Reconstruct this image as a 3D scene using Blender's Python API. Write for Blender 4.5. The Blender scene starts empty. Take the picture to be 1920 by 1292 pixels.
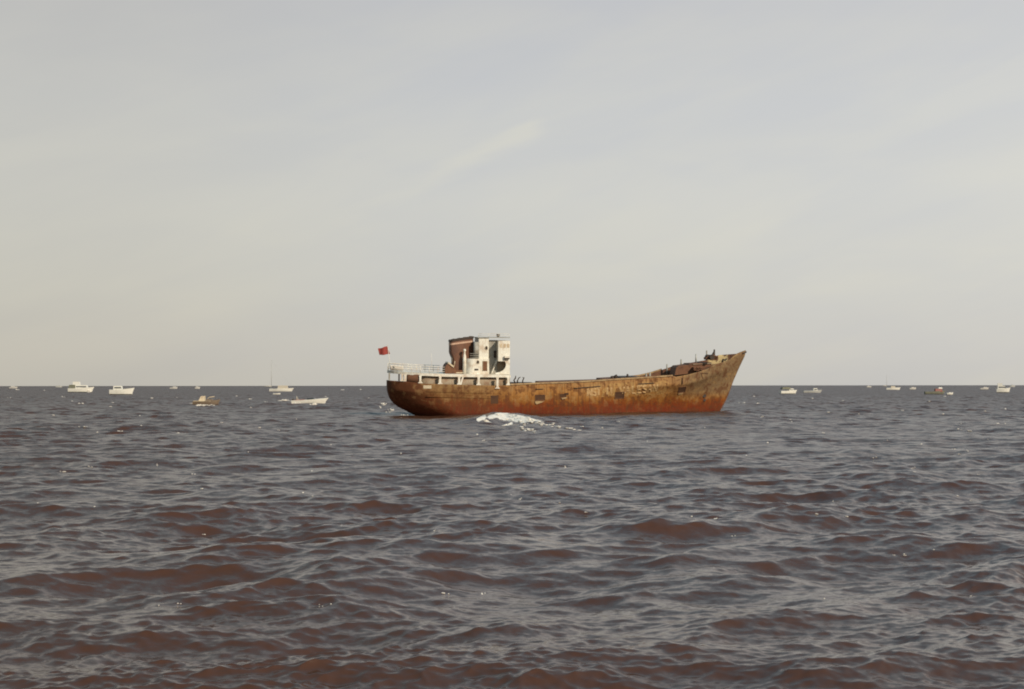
import bpy, bmesh, math, random
import numpy as np
from mathutils import Vector, Matrix, Euler

C = bpy.context.scene.collection
SC = bpy.context.scene
rng = random.Random(7)
R = math.radians

# ------------------------------------------------------------------ camera, sky, sun, exposure
FPX = 50.0 / 36.0 * 1920.0            # focal length in photo pixels
CAM_H = 4.0                           # eye height above the water (standing on a small boat)
PITCH = math.atan(77.0 / FPX)
cam_d = bpy.data.cameras.new('camera'); cam = bpy.data.objects.new('camera', cam_d); C.objects.link(cam)
cam_d.lens = 50; cam_d.sensor_width = 36; cam_d.clip_start = 0.2; cam_d.clip_end = 150000
cam.location = (0, 0, CAM_H)
cam.rotation_euler = (Euler((math.pi / 2 + PITCH, 0, 0)).to_matrix() @ Matrix.Rotation(R(-0.05), 3, 'Z')).to_euler()
SC.camera = cam

SUN_EL, SUN_AZ = 30.0, 42.0           # degrees; azimuth measured from straight behind the camera to the right
SUN_STRENGTH = 4.1
SKY_STRENGTH = 0.1
HAZE = 0.0                        # per metre
to_sun = Vector((math.sin(R(SUN_AZ)) * math.cos(R(SUN_EL)), -math.cos(R(SUN_AZ)) * math.cos(R(SUN_EL)), math.sin(R(SUN_EL))))
sun_d = bpy.data.lights.new('sun', 'SUN'); sun = bpy.data.objects.new('sun', sun_d); C.objects.link(sun)
sun_d.energy = SUN_STRENGTH; sun_d.angle = R(0.5); sun_d.color = (1.0, 0.86, 0.68)
sun.rotation_euler = (-to_sun).to_track_quat('-Z', 'Y').to_euler()
sun.location = (0, 0, 60)

SC.view_settings.view_transform = 'Standard'
SC.view_settings.look = 'None'
SC.view_settings.exposure = 0.0
SC.view_settings.gamma = 1.0
SC.cycles.filter_width = 1.9
SC.cycles.max_bounces = 6
SC.cycles.use_denoising = True


class NT:
    """small helper that wires shader nodes"""
    def __init__(s, tree):
        s.t = tree; s.n = tree.nodes; s.l = tree.links
    def new(s, typ, **kw):
        nd = s.n.new(typ)
        for k, v in kw.items(): setattr(nd, k, v)
        return nd
    def put(s, sock, v):
        if isinstance(v, bpy.types.NodeSocket): s.l.new(v, sock)
        elif v is not None:
            if sock.type == 'RGBA' and len(v) == 3: v = (*v, 1)
            sock.default_value = v
    def math(s, op, a, b=None, c=None, clamp=False):
        nd = s.new('ShaderNodeMath', operation=op, use_clamp=clamp)
        s.put(nd.inputs[0], a)
        if b is not None: s.put(nd.inputs[1], b)
        if c is not None: s.put(nd.inputs[2], c)
        return nd.outputs[0]
    def vmath(s, op, a, b=None, scale=None):
        nd = s.new('ShaderNodeVectorMath', operation=op)
        s.put(nd.inputs[0], a)
        if b is not None: s.put(nd.inputs[1], b)
        if scale is not None: s.put(nd.inputs['Scale'], scale)
        return nd.outputs[1] if op in ('LENGTH', 'DOT_PRODUCT') else nd.outputs[0]
    def mix(s, f, a, b, blend='MIX'):
        nd = s.new('ShaderNodeMixRGB', blend_type=blend)
        s.put(nd.inputs[0], f); s.put(nd.inputs[1], a); s.put(nd.inputs[2], b)
        return nd.outputs[0]
    def ramp(s, f, stops, interp='LINEAR'):
        nd = s.new('ShaderNodeValToRGB'); nd.color_ramp.interpolation = interp
        e = nd.color_ramp.elements
        while len(e) < len(stops): e.new(0.5)
        for el, (p, c) in zip(e, stops):
            el.position = p; el.color = (c, c, c, 1) if not hasattr(c, '__len__') else (*c, 1)
        s.put(nd.inputs[0], f)
        return nd.outputs[0]
    def rng(s, v, a, b, c=0.0, d=1.0, smooth=True):
        nd = s.new('ShaderNodeMapRange', interpolation_type='SMOOTHSTEP' if smooth else 'LINEAR')
        s.put(nd.inputs[0], v)
        for i, q in enumerate((a, b, c, d)): s.put(nd.inputs[i + 1], q)
        return nd.outputs[0]
    def noise(s, vec, scale, detail=3, rough=0.55, dist=0.0, out='Fac'):
        nd = s.new('ShaderNodeTexNoise'); s.put(nd.inputs['Vector'], vec)
        nd.inputs['Scale'].default_value = scale; nd.inputs['Detail'].default_value = detail
        nd.inputs['Roughness'].default_value = rough; nd.inputs['Distortion'].default_value = dist
        return nd.outputs[out]
    def scaled(s, vec, sc):
        return s.vmath('MULTIPLY', vec, Vector(sc))
    def xyz(s, vec):
        nd = s.new('ShaderNodeSeparateXYZ'); s.put(nd.inputs[0], vec); return nd.outputs
    def comb(s, x, y, z):
        nd = s.new('ShaderNodeCombineXYZ')
        for i, q in enumerate((x, y, z)): s.put(nd.inputs[i], q)
        return nd.outputs[0]


def srgb(r, g, b):
    f = lambda v: (v / 255 / 12.92) if v <= 10.3 else ((v / 255 + 0.055) / 1.055) ** 2.4
    return (f(r), f(g), f(b))

# ---- world: physical sky behind a thin high veil of cirrus
W = bpy.data.worlds.new('World'); SC.world = W; W.use_nodes = True
w = NT(W.node_tree); w.n.clear()
sky = w.new('ShaderNodeTexSky', sky_type='NISHITA'); sky.sun_disc = False
sky.sun_elevation = R(SUN_EL); sky.sun_rotation = R(180 - SUN_AZ); sky.air_density = 1.0; sky.dust_density = 3.0; sky.ozone_density = 1.0
tc = w.new('ShaderNodeTexCoord')
dirv = w.vmath('NORMALIZE', tc.outputs['Generated'])
dx, dy, dz = w.xyz(dirv)
elev = w.math('ARCSINE', dz)                                   # radians
azim = w.math('ARCTAN2', dx, dy)                               # 0 = straight ahead
VEIL = 10.0 / 1.0 * 0.1 / SKY_STRENGTH
veil = w.ramp(w.math('DIVIDE', elev, 1.2, clamp=True), [
    (0.0, srgb(203, 200, 193)), (0.018, srgb(207, 204, 197)), (0.055, srgb(210, 208, 201)), (0.11, srgb(211, 210, 205)),
    (0.16, srgb(207, 207, 205)), (0.225, srgb(201, 201, 201)), (0.285, srgb(164, 186, 195)), (0.42, srgb(121, 166, 186)), (0.7, srgb(94, 146, 178)), (1.0, srgb(92, 138, 174))])
side = w.rng(azim, -0.38, 0.38, 0.905, 1.085, smooth=False)
# cirrus: soft bands that climb to the right
ca, sa = math.cos(R(17)), math.sin(R(17))
u = w.math('ADD', w.math('MULTIPLY', azim, ca), w.math('MULTIPLY', elev, sa))
v = w.math('SUBTRACT', w.math('MULTIPLY', elev, ca), w.math('MULTIPLY', azim, sa))
cv = w.comb(w.math('MULTIPLY', u, 5.0), w.math('MULTIPLY', v, 26.0), 3.7)
c1 = w.noise(cv, 1.0, 4, 0.5, 0.35)
c2 = w.noise(w.comb(w.math('MULTIPLY', azim, 6.0), w.math('MULTIPLY', elev, 22.0), 9.1), 1.0, 3, 0.5, 0.5)
cl = w.math('ADD', w.math('MULTIPLY', c1, 0.6), w.math('MULTIPLY', c2, 0.4))
thick = w.rng(cl, 0.32, 0.68)
# one brighter mare's tail
cb, sb_ = math.cos(R(25)), math.sin(R(25))
u2 = w.math('ADD', w.math('MULTIPLY', azim, cb), w.math('MULTIPLY', elev, sb_)); v2 = w.math('SUBTRACT', w.math('MULTIPLY', elev, cb), w.math('MULTIPLY', azim, sb_))
tail_u = w.rng(u2, -0.10, 0.085, 0, 1); tail_end = w.rng(u2, 0.085, 0.103, 1, 0)
tail_v = w.math('SUBTRACT', v2, w.math('MULTIPLY_ADD', w.math('SUBTRACT', w.noise(cv, 2.2, 3), 0.5), 0.02, 0.155))
tail_w = w.rng(w.math('ABSOLUTE', tail_v), 0.0, 0.010, 1, 0)
tail = w.math('MULTIPLY', w.math('MULTIPLY', tail_u, tail_end), tail_w)
tint = w.mix(w.rng(azim, -0.32, 0.0, 0.6, 0.0), w.mix(thick, srgb(251, 252, 255), srgb(255, 254, 250)), srgb(255, 251, 241))
lum = w.math('MULTIPLY', side, w.math('ADD', w.math('MULTIPLY_ADD', thick, 0.045, 0.995), w.math('MULTIPLY', tail, 0.065)))
veilc = w.vmath('SCALE', w.mix(1.0, veil, tint, 'MULTIPLY'), scale=w.math('MULTIPLY', lum, VEIL))
cover = 0.9
veilc = w.mix(w.math('MULTIPLY', tail, 0.6), veilc, w.vmath('MULTIPLY', veilc, Vector((1.03, 1.0, 0.90))))
skyc = w.mix(cover, sky.outputs[0], veilc)
bg = w.new('ShaderNodeBackground'); w.put(bg.inputs[0], skyc); bg.inputs[1].default_value = SKY_STRENGTH
wo = w.new('ShaderNodeOutputWorld'); w.l.new(bg.outputs[0], wo.inputs[0])

# ------------------------------------------------------------------ helpers
cp, sp = math.cos(PITCH), math.sin(PITCH)
def ray(px, py):
    a, b = (px - 960.0) / FPX, (646.0 - py) / FPX
    return Vector((a, cp - b * sp, sp + b * cp))
def ground(px, py, z=0.0):
    d = ray(px, py); k = (z - CAM_H) / d.z
    return Vector((0, 0, CAM_H)) + d * k
def project(co):
    """world points (n,3) -> photo pixels"""
    x, y, z = co[:, 0], co[:, 1], co[:, 2] - CAM_H
    yy = y * cp + z * sp; zz = -y * sp + z * cp
    return 960 + FPX * x / yy, 646 - FPX * zz / yy

def tag(o, label=None, cat=None, group=None, kind=None):
    if label: o['label'] = label
    if cat: o['category'] = cat
    if group: o['group'] = group
    if kind: o['kind'] = kind
    return o
def empty(name, loc=(0, 0, 0), rot=(0, 0, 0)):
    o = bpy.data.objects.new(name, None); o.empty_display_size = 0.5
    o.location = loc; o.rotation_euler = rot; C.objects.link(o); return o

class MB:
    """collects shapes, links them as ONE mesh object"""
    def __init__(s): s.v = []; s.f = []; s.sm = []
    def add(s, vs, fs, smooth=False, M=None):
        k = len(s.v)
        s.v += [tuple(M @ Vector(p)) if M else tuple(p) for p in vs]
        s.f += [[i + k for i in f] for f in fs]; s.sm += [smooth] * len(fs); return s
    def box(s, x0, x1, y0, y1, z0, z1, bev=0.0, M=None):
        if bev <= 0:
            vs = [(x, y, z) for x in (x0, x1) for y in (y0, y1) for z in (z0, z1)]
            return s.add(vs, [(0, 1, 3, 2), (4, 6, 7, 5), (0, 4, 5, 1), (2, 3, 7, 6), (0, 2, 6, 4), (1, 5, 7, 3)], M=M)
        bm = bmesh.new(); bmesh.ops.create_cube(bm, size=1)
        for p in bm.verts: p.co = Vector(((x0 + x1) / 2 + p.co.x * (x1 - x0), (y0 + y1) / 2 + p.co.y * (y1 - y0), (z0 + z1) / 2 + p.co.z * (z1 - z0)))
        bmesh.ops.bevel(bm, geom=list(bm.edges), offset=bev, segments=2, profile=0.6, affect='EDGES')
        return s.bm(bm, M)
    def bm(s, bm, M=None, smooth=False):
        bm.verts.index_update()
        s.add([p.co for p in bm.verts], [[p.index for p in f.verts] for f in bm.faces], smooth, M); bm.free(); return s
    def prism(s, poly, y0, y1, M=None):
        """polygon in x,z pushed along y"""
        n = len(poly)
        vs = [(x, y0, z) for x, z in poly] + [(x, y1, z) for x, z in poly]
        fs = [list(range(n)), list(range(2 * n - 1, n - 1, -1))] + [[i, i + n, (i + 1) % n + n, (i + 1) % n] for i in range(n)]
        return s.add(vs, fs, M=M)
    def plan(s, poly, z0, z1, M=None, smooth=False):
        """polygon in x,y pushed along z"""
        n = len(poly)
        vs = [(x, y, z0) for x, y in poly] + [(x, y, z1) for x, y in poly]
        s.add(vs, [list(range(n - 1, -1, -1)), list(range(n, 2 * n))], M=M)
        return s.add(vs, [[i, (i + 1) % n, (i + 1) % n + n, i + n] for i in range(n)], smooth, M)
    def tube(s, pts, r, n=8, M=None, cap=True):
        pts = [Vector(p) for p in pts]; rs = r if hasattr(r, '__len__') else [r] * len(pts)
        vs, fs = [], []
        for i, p in enumerate(pts):
            t = (pts[min(i + 1, len(pts) - 1)] - pts[max(i - 1, 0)]).normalized()
            a = t.cross(Vector((0, 0, 1)) if abs(t.z) < 0.9 else Vector((0, 1, 0))).normalized(); b = t.cross(a)
            vs += [p + (a * math.cos(2 * math.pi * j / n) + b * math.sin(2 * math.pi * j / n)) * rs[i] for j in range(n)]
        for i in range(len(pts) - 1):
            fs += [[i * n + j, i * n + (j + 1) % n, (i + 1) * n + (j + 1) % n, (i + 1) * n + j] for j in range(n)]
        s.add(vs, fs, True, M)
        if cap: s.add(vs[:n], [list(range(n))], M=M); s.add(vs[-n:], [list(range(n))], M=M)
        return s
    def lathe(s, prof, cx, cy, n=14, M=None):
        """profile of (radius, z) about a vertical axis"""
        return s.tube_rings([[(cx + r * math.cos(2 * math.pi * j / n), cy + r * math.sin(2 * math.pi * j / n), z) for j in range(n)] for r, z in prof], M)
    def tube_rings(s, rings, M=None, closed=True, cap=True, smooth=True):
        n = len(rings[0]); vs = [p for r in rings for p in r]; fs = []
        for i in range(len(rings) - 1):
            for j in range(n if closed else n - 1):
                fs.append([i * n + j, i * n + (j + 1) % n, (i + 1) * n + (j + 1) % n, (i + 1) * n + j])
        s.add(vs, fs, smooth, M)
        if cap and closed: s.add(rings[0], [list(range(n))], M=M); s.add(rings[-1], [list(range(n))], M=M)
        return s
    def build(s, name, mats, parent=None, fix=True):
        me = bpy.data.meshes.new(name); me.from_pydata(s.v, [], s.f)
        me.polygons.foreach_set('use_smooth', s.sm)
        if fix:
            bm = bmesh.new(); bm.from_mesh(me); bmesh.ops.remove_doubles(bm, verts=bm.verts, dist=1e-5)
            bmesh.ops.recalc_face_normals(bm, faces=bm.faces); bm.to_mesh(me); bm.free()
        for m in (mats if isinstance(mats, (list, tuple)) else [mats]): me.materials.append(m)
        o = bpy.data.objects.new(name, me); C.objects.link(o)
        if parent is not None: o.parent = parent
        return o

def rrect(x0, x1, y0, y1, r, n=5, corners='abcd'):
    """rounded rectangle outline; corners a=(x0,y0) b=(x1,y0) c=(x1,y1) d=(x0,y1)"""
    out = []
    for key, cx, cy, a0, px, py in (('a', x0 + r, y0 + r, 180, x0, y0), ('b', x1 - r, y0 + r, 270, x1, y0), ('c', x1 - r, y1 - r, 0, x1, y1), ('d', x0 + r, y1 - r, 90, x0, y1)):
        if key in corners: out += [(cx + r * math.cos(R(a0 + 90 * i / n)), cy + r * math.sin(R(a0 + 90 * i / n))) for i in range(n + 1)]
        else: out.append((px, py))
    return out

# ------------------------------------------------------------------ materials
def mat_begin(name):
    m = bpy.data.materials.new(name); m.use_nodes = True
    t = NT(m.node_tree); b = t.n['Principled BSDF']
    return m, t, b
def worn(name, col, col2=None, rough=0.6, scale=1.5, amt=0.5, streak=False, metal=0.0):
    """paint or metal with worn blotches (and streaks that run down)"""
    m, t, b = mat_begin(name)
    tcn = t.new('ShaderNodeTexCoord'); p = tcn.outputs['Object']
    n = t.noise(p, scale, 5, 0.62)
    f = t.rng(n, 0.42, 0.66)
    if streak:
        s_ = t.noise(t.scaled(p, (3.2, 3.2, 0.28)), 1.6, 4, 0.6)
        f = t.math('MAXIMUM', f, t.rng(s_, 0.52, 0.72))
    c2 = col2 or tuple(q * 0.6 for q in col)
    base = t.mix(t.math('MULTIPLY', f, amt), col, c2)
    fine = t.noise(p, scale * 9, 3, 0.6)
    base = t.mix(0.35, base, t.ramp(fine, [(0.3, 0.72), (0.7, 1.0)]), 'MULTIPLY')
    t.put(b.inputs['Base Color'], base); b.inputs['Roughness'].default_value = rough; b.inputs['Metallic'].default_value = metal
    bp = t.new('ShaderNodeBump'); bp.inputs['Strength'].default_value = 0.25; bp.inputs['Distance'].default_value = 0.03
    t.put(bp.inputs['Height'], n); t.l.new(bp.outputs[0], b.inputs['Normal'])
    return m

M_white = worn('worn white paint', (0.76, 0.73, 0.63), (0.40, 0.25, 0.14), 0.5, 0.9, 0.55, True)
M_cream = worn('cream paint gone chalky', (0.62, 0.52, 0.36), (0.34, 0.2, 0.1), 0.6, 1.2, 0.5, True)
M_tan = worn('tan wall streaked with rust', (0.30, 0.24, 0.165), (0.2, 0.1, 0.05), 0.7, 0.8, 0.8, True)
M_rust = worn('brown rust', (0.16, 0.068, 0.03), (0.08, 0.032, 0.016), 0.8, 1.1, 0.8, True)
M_dark = worn('dark rusted iron', (0.05, 0.032, 0.022), (0.022, 0.015, 0.012), 0.75, 2.0, 0.8)
M_hole = worn('dark plate for openings', (0.075, 0.032, 0.012), (0.04, 0.016, 0.008), 0.9, 2.0, 0.6)
M_grey = worn('weathered grey paint', (0.32, 0.31, 0.27), (0.2, 0.16, 0.11), 0.6, 1.5, 0.6, True)
M_funnel = worn('funnel brown red', (0.145, 0.060, 0.030), (0.085, 0.038, 0.024), 0.65, 0.6, 0.7, True)
M_pink = worn('faded pink band', (0.55, 0.36, 0.25), (0.4, 0.2, 0.12), 0.6, 1.5, 0.5)
M_deck = worn('rusted deck plates', (0.17, 0.085, 0.045), (0.09, 0.04, 0.02), 0.8, 0.7, 0.8)
M_foc = worn('rail ochre', (0.40, 0.27, 0.13), (0.2, 0.1, 0.045), 0.7, 1.2, 0.8, True)
M_flag = worn('red bunting', (0.28, 0.040, 0.028), (0.2, 0.03, 0.022), 0.8, 2.5, 0.5)
M_letter = worn('flaking pale lettering', (0.5, 0.32, 0.14), (0.3, 0.15, 0.05), 0.7, 2.6, 0.95)
M_gloss = worn('white gelcoat', (0.72, 0.70, 0.62), (0.5, 0.47, 0.4), 0.35, 1.0, 0.3)
M_dull = worn('white gelcoat dulled by distance', (0.50, 0.48, 0.44), (0.36, 0.34, 0.3), 0.5, 1.0, 0.4)
M_glass = worn('dark cabin glass', (0.03, 0.035, 0.04), None, 0.15, 1.0, 0.2)
M_olive = worn('olive grey canvas', (0.17, 0.17, 0.12), None, 0.8, 1.0, 0.4)
M_brown = worn('varnished brown hull', (0.19, 0.14, 0.095), None, 0.5, 1.2, 0.5)
M_blue = worn('dark boot top', (0.03, 0.03, 0.03), None, 0.5, 1.2, 0.3)
M_red = worn('faded red canopy', (0.30, 0.12, 0.1), None, 0.7, 1.2, 0.3)
M_alu = worn('pale mast metal', (0.42, 0.42, 0.39), None, 0.45, 2.0, 0.2)
M_skin = worn('skin', (0.42, 0.24, 0.16), None, 0.6, 2.0, 0.1)
M_cloth = worn('pale clothing', (0.5, 0.45, 0.36), (0.35, 0.3, 0.22), 0.8, 3.0, 0.3)

m, t, b = mat_begin('sea foam'); M_foam = m
tcn = t.new('ShaderNodeTexCoord')
t.put(b.inputs['Base Color'], t.ramp(t.noise(tcn.outputs['Object'], 2.0, 3), [(0.3, (0.58, 0.54, 0.47)), (0.6, (0.80, 0.76, 0.68))]))
b.inputs['Roughness'].default_value = 0.7

# hull: red lead below, ochre and rust above, streaks that run down the plates
def hull_material():
    m, t, b = mat_begin('rusted hull plating')
    tcn = t.new('ShaderNodeTexCoord'); p = tcn.outputs['Object']
    x, y, z = t.xyz(p)
    big = t.noise(p, 0.35, 4, 0.6); mid = t.noise(p, 1.1, 5, 0.62); fine = t.noise(p, 5.0, 4, 0.6)
    run = t.noise(t.scaled(p, (2.6, 2.6, 0.22)), 1.0, 5, 0.6)
    run2 = t.noise(t.scaled(p, (7.0, 7.0, 0.3)), 1.0, 4, 0.6)
    zz = t.math('ADD', z, t.math('ADD', t.math('MULTIPLY_ADD', big, 3.0, -1.5), t.math('MULTIPLY_ADD', run, 2.2, -1.1)))
    col = t.ramp(t.math('DIVIDE', zz, 5.0, clamp=True), [
        (0.0, (0.125, 0.019, 0.006)), (0.22, (0.160, 0.030, 0.006)), (0.36, (0.200, 0.052, 0.008)), (0.47, (0.245, 0.098, 0.018)),
        (0.66, (0.375, 0.175, 0.048)), (0.9, (0.36, 0.192, 0.074))])
    # dull olive tan over the after half, brighter ochre forward of the bridge
    aft = t.rng(x, 11.0, 20.5, 1.0, 0.0)
    col = t.mix(t.math('MULTIPLY', aft, 0.75), col, t.ramp(t.math('DIVIDE', zz, 5.0, clamp=True), [
        (0.0, (0.120, 0.022, 0.009)), (0.42, (0.125, 0.036, 0.012)), (0.58, (0.155, 0.082, 0.03)), (0.8, (0.20, 0.125, 0.055))]))
    stern = t.rng(x, 3.5, 8.0, 1.0, 0.0)
    col = t.mix(t.math('MULTIPLY', stern, 0.85), col, t.mix(mid, (0.13, 0.026, 0.010), (0.085, 0.030, 0.013)))
    # grey worn bow, its colour darkened for shade on the flare
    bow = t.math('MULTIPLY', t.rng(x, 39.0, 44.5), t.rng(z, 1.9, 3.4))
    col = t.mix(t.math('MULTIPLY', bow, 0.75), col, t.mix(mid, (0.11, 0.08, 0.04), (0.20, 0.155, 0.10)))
    kl = t.math('MULTIPLY_ADD', x, 0.385, -10.35)          # the knuckle: bulwark strake above it coloured paler, for the light it catches
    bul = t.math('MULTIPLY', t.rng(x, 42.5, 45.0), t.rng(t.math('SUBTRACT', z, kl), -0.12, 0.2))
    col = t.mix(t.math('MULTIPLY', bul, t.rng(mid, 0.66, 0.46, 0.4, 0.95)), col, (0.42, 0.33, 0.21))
    # pale scrape forward, between the openings
    scr = t.math('MULTIPLY', t.math('MULTIPLY', t.rng(x, 27.0, 30.0), t.rng(x, 39.6, 40.2, 1, 0)), t.math('MULTIPLY', t.rng(t.math('MULTIPLY_ADD', x, -0.03, z), 1.55, 1.8), t.rng(t.math('MULTIPLY_ADD', x, -0.05, z), 2.75, 3.05, 1, 0)))
    flake = t.noise(t.scaled(p, (1.5, 1.5, 0.7)), 1.3, 4, 0.6)
    col = t.mix(t.math('MULTIPLY', scr, t.rng(flake, 0.45, 0.56, 0.1, 0.85)), col, (0.47, 0.285, 0.105))
    # vertical rust runs, blotches, bare dark spots
    col = t.mix(t.math('MULTIPLY', t.rng(run2, 0.50, 0.64), 0.7), col, (0.13, 0.048, 0.016))
    col = t.mix(t.math('MULTIPLY', t.rng(mid, 0.52, 0.60), 0.65), col, (0.105, 0.036, 0.013))
    col = t.mix(t.math('MULTIPLY', t.math('MULTIPLY', t.rng(mid, 0.46, 0.38), t.rng(z, 1.0, 2.6, 0.25, 1.0)), 0.42), col, (0.36, 0.22, 0.09))
    col = t.mix(0.5, col, t.ramp(fine, [(0.3, 0.62), (0.65, 1.0)]), 'MULTIPLY')
    # plate seams: faint vertical butts and long strakes
    sx = t.math('ABSOLUTE', t.math('SUBTRACT', t.math('FRACT', t.math('DIVIDE', x, 3.1)), 0.5))
    sz = t.math('ABSOLUTE', t.math('SUBTRACT', t.math('FRACT', t.math('DIVIDE', t.math('MULTIPLY_ADD', x, -0.008, z), 1.25)), 0.5))
    seam = t.math('MAXIMUM', t.rng(sx, 0.492, 0.5), t.rng(sz, 0.475, 0.5))
    col = t.mix(t.math('MULTIPLY', seam, 0.35), col, (0.06, 0.025, 0.012))
    col = t.mix(t.rng(t.math('ADD', z, t.math('MULTIPLY', run, 0.5)), 0.75, 0.4, 0, 0.55), col, (0.05, 0.014, 0.007))   # wet, weedy foot
    t.put(b.inputs['Base Color'], col); b.inputs['Roughness'].default_value = 0.8
    b.inputs['Specular IOR Level'].default_value = 0.2
    bp = t.new('ShaderNodeBump'); bp.inputs['Strength'].default_value = 0.5; bp.inputs['Distance'].default_value = 0.05
    t.put(bp.inputs['Height'], t.math('ADD', t.math('MULTIPLY', mid, 1.0), t.math('ADD', t.math('MULTIPLY', t.noise(t.scaled(p, (0.9, 0.9, 0.5)), 1.0, 2), 1.6), t.math('MULTIPLY', seam, -0.3))))
    t.l.new(bp.outputs[0], b.inputs['Normal'])
    return m
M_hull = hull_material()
def inner_material():
    m, t, b = mat_begin('inside of the bulwark')
    tcn = t.new('ShaderNodeTexCoord'); p = tcn.outputs['Object']; x, y, z = t.xyz(p)
    mid = t.noise(p, 1.3, 5, 0.6)
    col = t.mix(t.rng(mid, 0.4, 0.62), (0.15, 0.062, 0.026), (0.09, 0.036, 0.018))
    cream = t.math('MULTIPLY', t.rng(x, 47.2, 47.7), t.rng(x, 49.9, 50.2, 1, 0.0))
    cream = t.math('MULTIPLY', cream, t.rng(z, 5.6, 6.0))
    col = t.mix(t.math('MULTIPLY', cream, t.rng(mid, 0.64, 0.5)), col, (0.60, 0.45, 0.22))
    t.put(b.inputs['Base Color'], col); b.inputs['Roughness'].default_value = 0.75
    return m
M_inner = inner_material()

# ------------------------------------------------------------------ the sea
def water_material():
    m, t, b = mat_begin('muddy brown sea water')
    g = t.new('ShaderNodeNewGeometry'); P = g.outputs['Position']
    at = t.new('ShaderNodeAttribute'); at.attribute_name = 'loose'     # how much wave detail the mesh is too coarse for
    fo = t.new('ShaderNodeAttribute'); fo.attribute_name = 'foam'
    rip = t.noise(t.scaled(P, (1.0, 1.6, 1.0)), 5.5, 3, 0.6, 0.3, 'Color')
    rip2 = t.noise(t.scaled(P, (0.55, 1.0, 1.0)), 1.1, 4, 0.62, 0.2, 'Color')
    rip3 = t.noise(t.scaled(P, (0.8, 1.5, 1.0)), 2.2, 3, 0.6, 0.3, 'Color')
    off = t.vmath('ADD', t.vmath('ADD', t.vmath('SCALE', t.vmath('SUBTRACT', rip3, (0.5, 0.5, 0.5)), scale=0.34), t.vmath('SCALE', t.vmath('SUBTRACT', rip, (0.5, 0.5, 0.5)), scale=0.36)),
                  t.vmath('SCALE', t.vmath('SUBTRACT', rip2, (0.5, 0.5, 0.5)), scale=t.math('MULTIPLY', at.outputs['Fac'], 3.6)))
    off = t.vmath('MULTIPLY', off, (1, 1, 0))
    N = t.vmath('NORMALIZE', t.vmath('ADD', g.outputs['Normal'], off))
    tone = t.noise(P, 0.05, 3)
    col = t.mix(tone, (0.073, 0.031, 0.016), (0.056, 0.029, 0.018))
    fn = t.noise(t.scaled(P, (1.0, 0.7, 1.0)), 1.5, 5, 0.7, 0.6)
    fn2 = t.noise(P, 9.0, 4, 0.7)
    ff = t.math('MULTIPLY', t.rng(t.math('ADD', t.math('MULTIPLY_ADD', fo.outputs['Fac'], 2.3, -1.0), t.math('ADD', t.math('MULTIPLY_ADD', fn, 2.2, -1.1), t.math('MULTIPLY_ADD', fn2, 0.5, -0.25))), 0.35, 0.95), 0.92)
    t.put(b.inputs['Base Color'], t.mix(ff, col, (0.80, 0.75, 0.66)))
    t.put(b.inputs['Roughness'], t.math('MAXIMUM', t.math('MULTIPLY', ff, 0.7), t.math('MULTIPLY_ADD', at.outputs['Fac'], 0.2, 0.17)))
    b.inputs['IOR'].default_value = 1.333
    t.l.new(N, b.inputs['Normal'])
    return m
M_water = water_material()

SEA_RMS = 0.118                        # metres, the wind sea
CHOP = 1.0
def ocean_tile(N, L, seed, lam_peak, lam_lo, lam_hi, cuts, heading, spread=2.0, power=3.6):
    r = np.random.default_rng(seed)
    k1 = 2 * np.pi * np.fft.fftfreq(N, L / N)
    kx, ky = np.meshgrid(k1, k1, indexing='ij'); k = np.hypot(kx, ky); k[0, 0] = 1e-6
    kp = 2 * np.pi / lam_peak
    S = k ** -power * np.exp(-0.9 * (kp / k) ** 2)
    th = np.arctan2(ky, kx) - heading
    S *= 0.04 + np.abs(np.cos(th / 2)) ** (2 * spread * 2)
    S[(k > 2 * np.pi / lam_lo) | (k < 2 * np.pi / lam_hi)] = 0
    H = np.sqrt(S) * (r.normal(size=k.shape) + 1j * r.normal(size=k.shape)) / np.sqrt(2); H[0, 0] = 0
    out = []
    norm = None
    for lc in cuts:
        soft = 1.0 if lc <= 0 else np.exp(-(k * lc / (2 * np.pi)) ** 4)
        G = H * soft
        h = np.fft.ifft2(G).real; ddx = np.fft.ifft2(1j * kx / k * G).real; ddy = np.fft.ifft2(1j * ky / k * G).real
        if norm is None: norm = 1.0 / h.std()
        out.append(np.stack([h, ddx, ddy], -1) * norm)
    return out

def sample(tile, L, x, y, rot):
    N = tile.shape[0]; c, s_ = math.cos(rot), math.sin(rot)
    a = ((c * x - s_ * y) / L * N) % N; bq = ((s_ * x + c * y) / L * N) % N
    i = a.astype(int); j = bq.astype(int); fa = (a - i)[:, None]; fb = (bq - j)[:, None]
    i %= N; j %= N; i2 = (i + 1) % N; j2 = (j + 1) % N
    q = tile[i, j] * (1 - fa) * (1 - fb) + tile[i2, j] * fa * (1 - fb) + tile[i, j2] * (1 - fa) * fb + tile[i2, j2] * fa * fb
    # turn the horizontal push back into world axes
    return np.stack([q[:, 0], c * q[:, 1] + s_ * q[:, 2], -s_ * q[:, 1] + c * q[:, 2]], -1)

CUTS = [0.0, 0.8, 1.6, 3.2, 6.4, 13.0]
LA, LB = 130.0, 14.7
ROT_A, ROT_B = 0.37, -0.61
HEAD = R(-72)                          # the way the waves run: towards the camera and a little to its right
TA = ocean_tile(1024, LA, 11, 9.5, 0.55, 60, CUTS, HEAD + ROT_A, 5.0, 3.95)
TB = ocean_tile(1024, LB, 23, 0.9, 0.05, 1.5, [0.0, 0.12, 0.3, 0.7], HEAD + ROT_B, 2.2, 3.5)
TB_RMS = 0.0135

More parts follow.
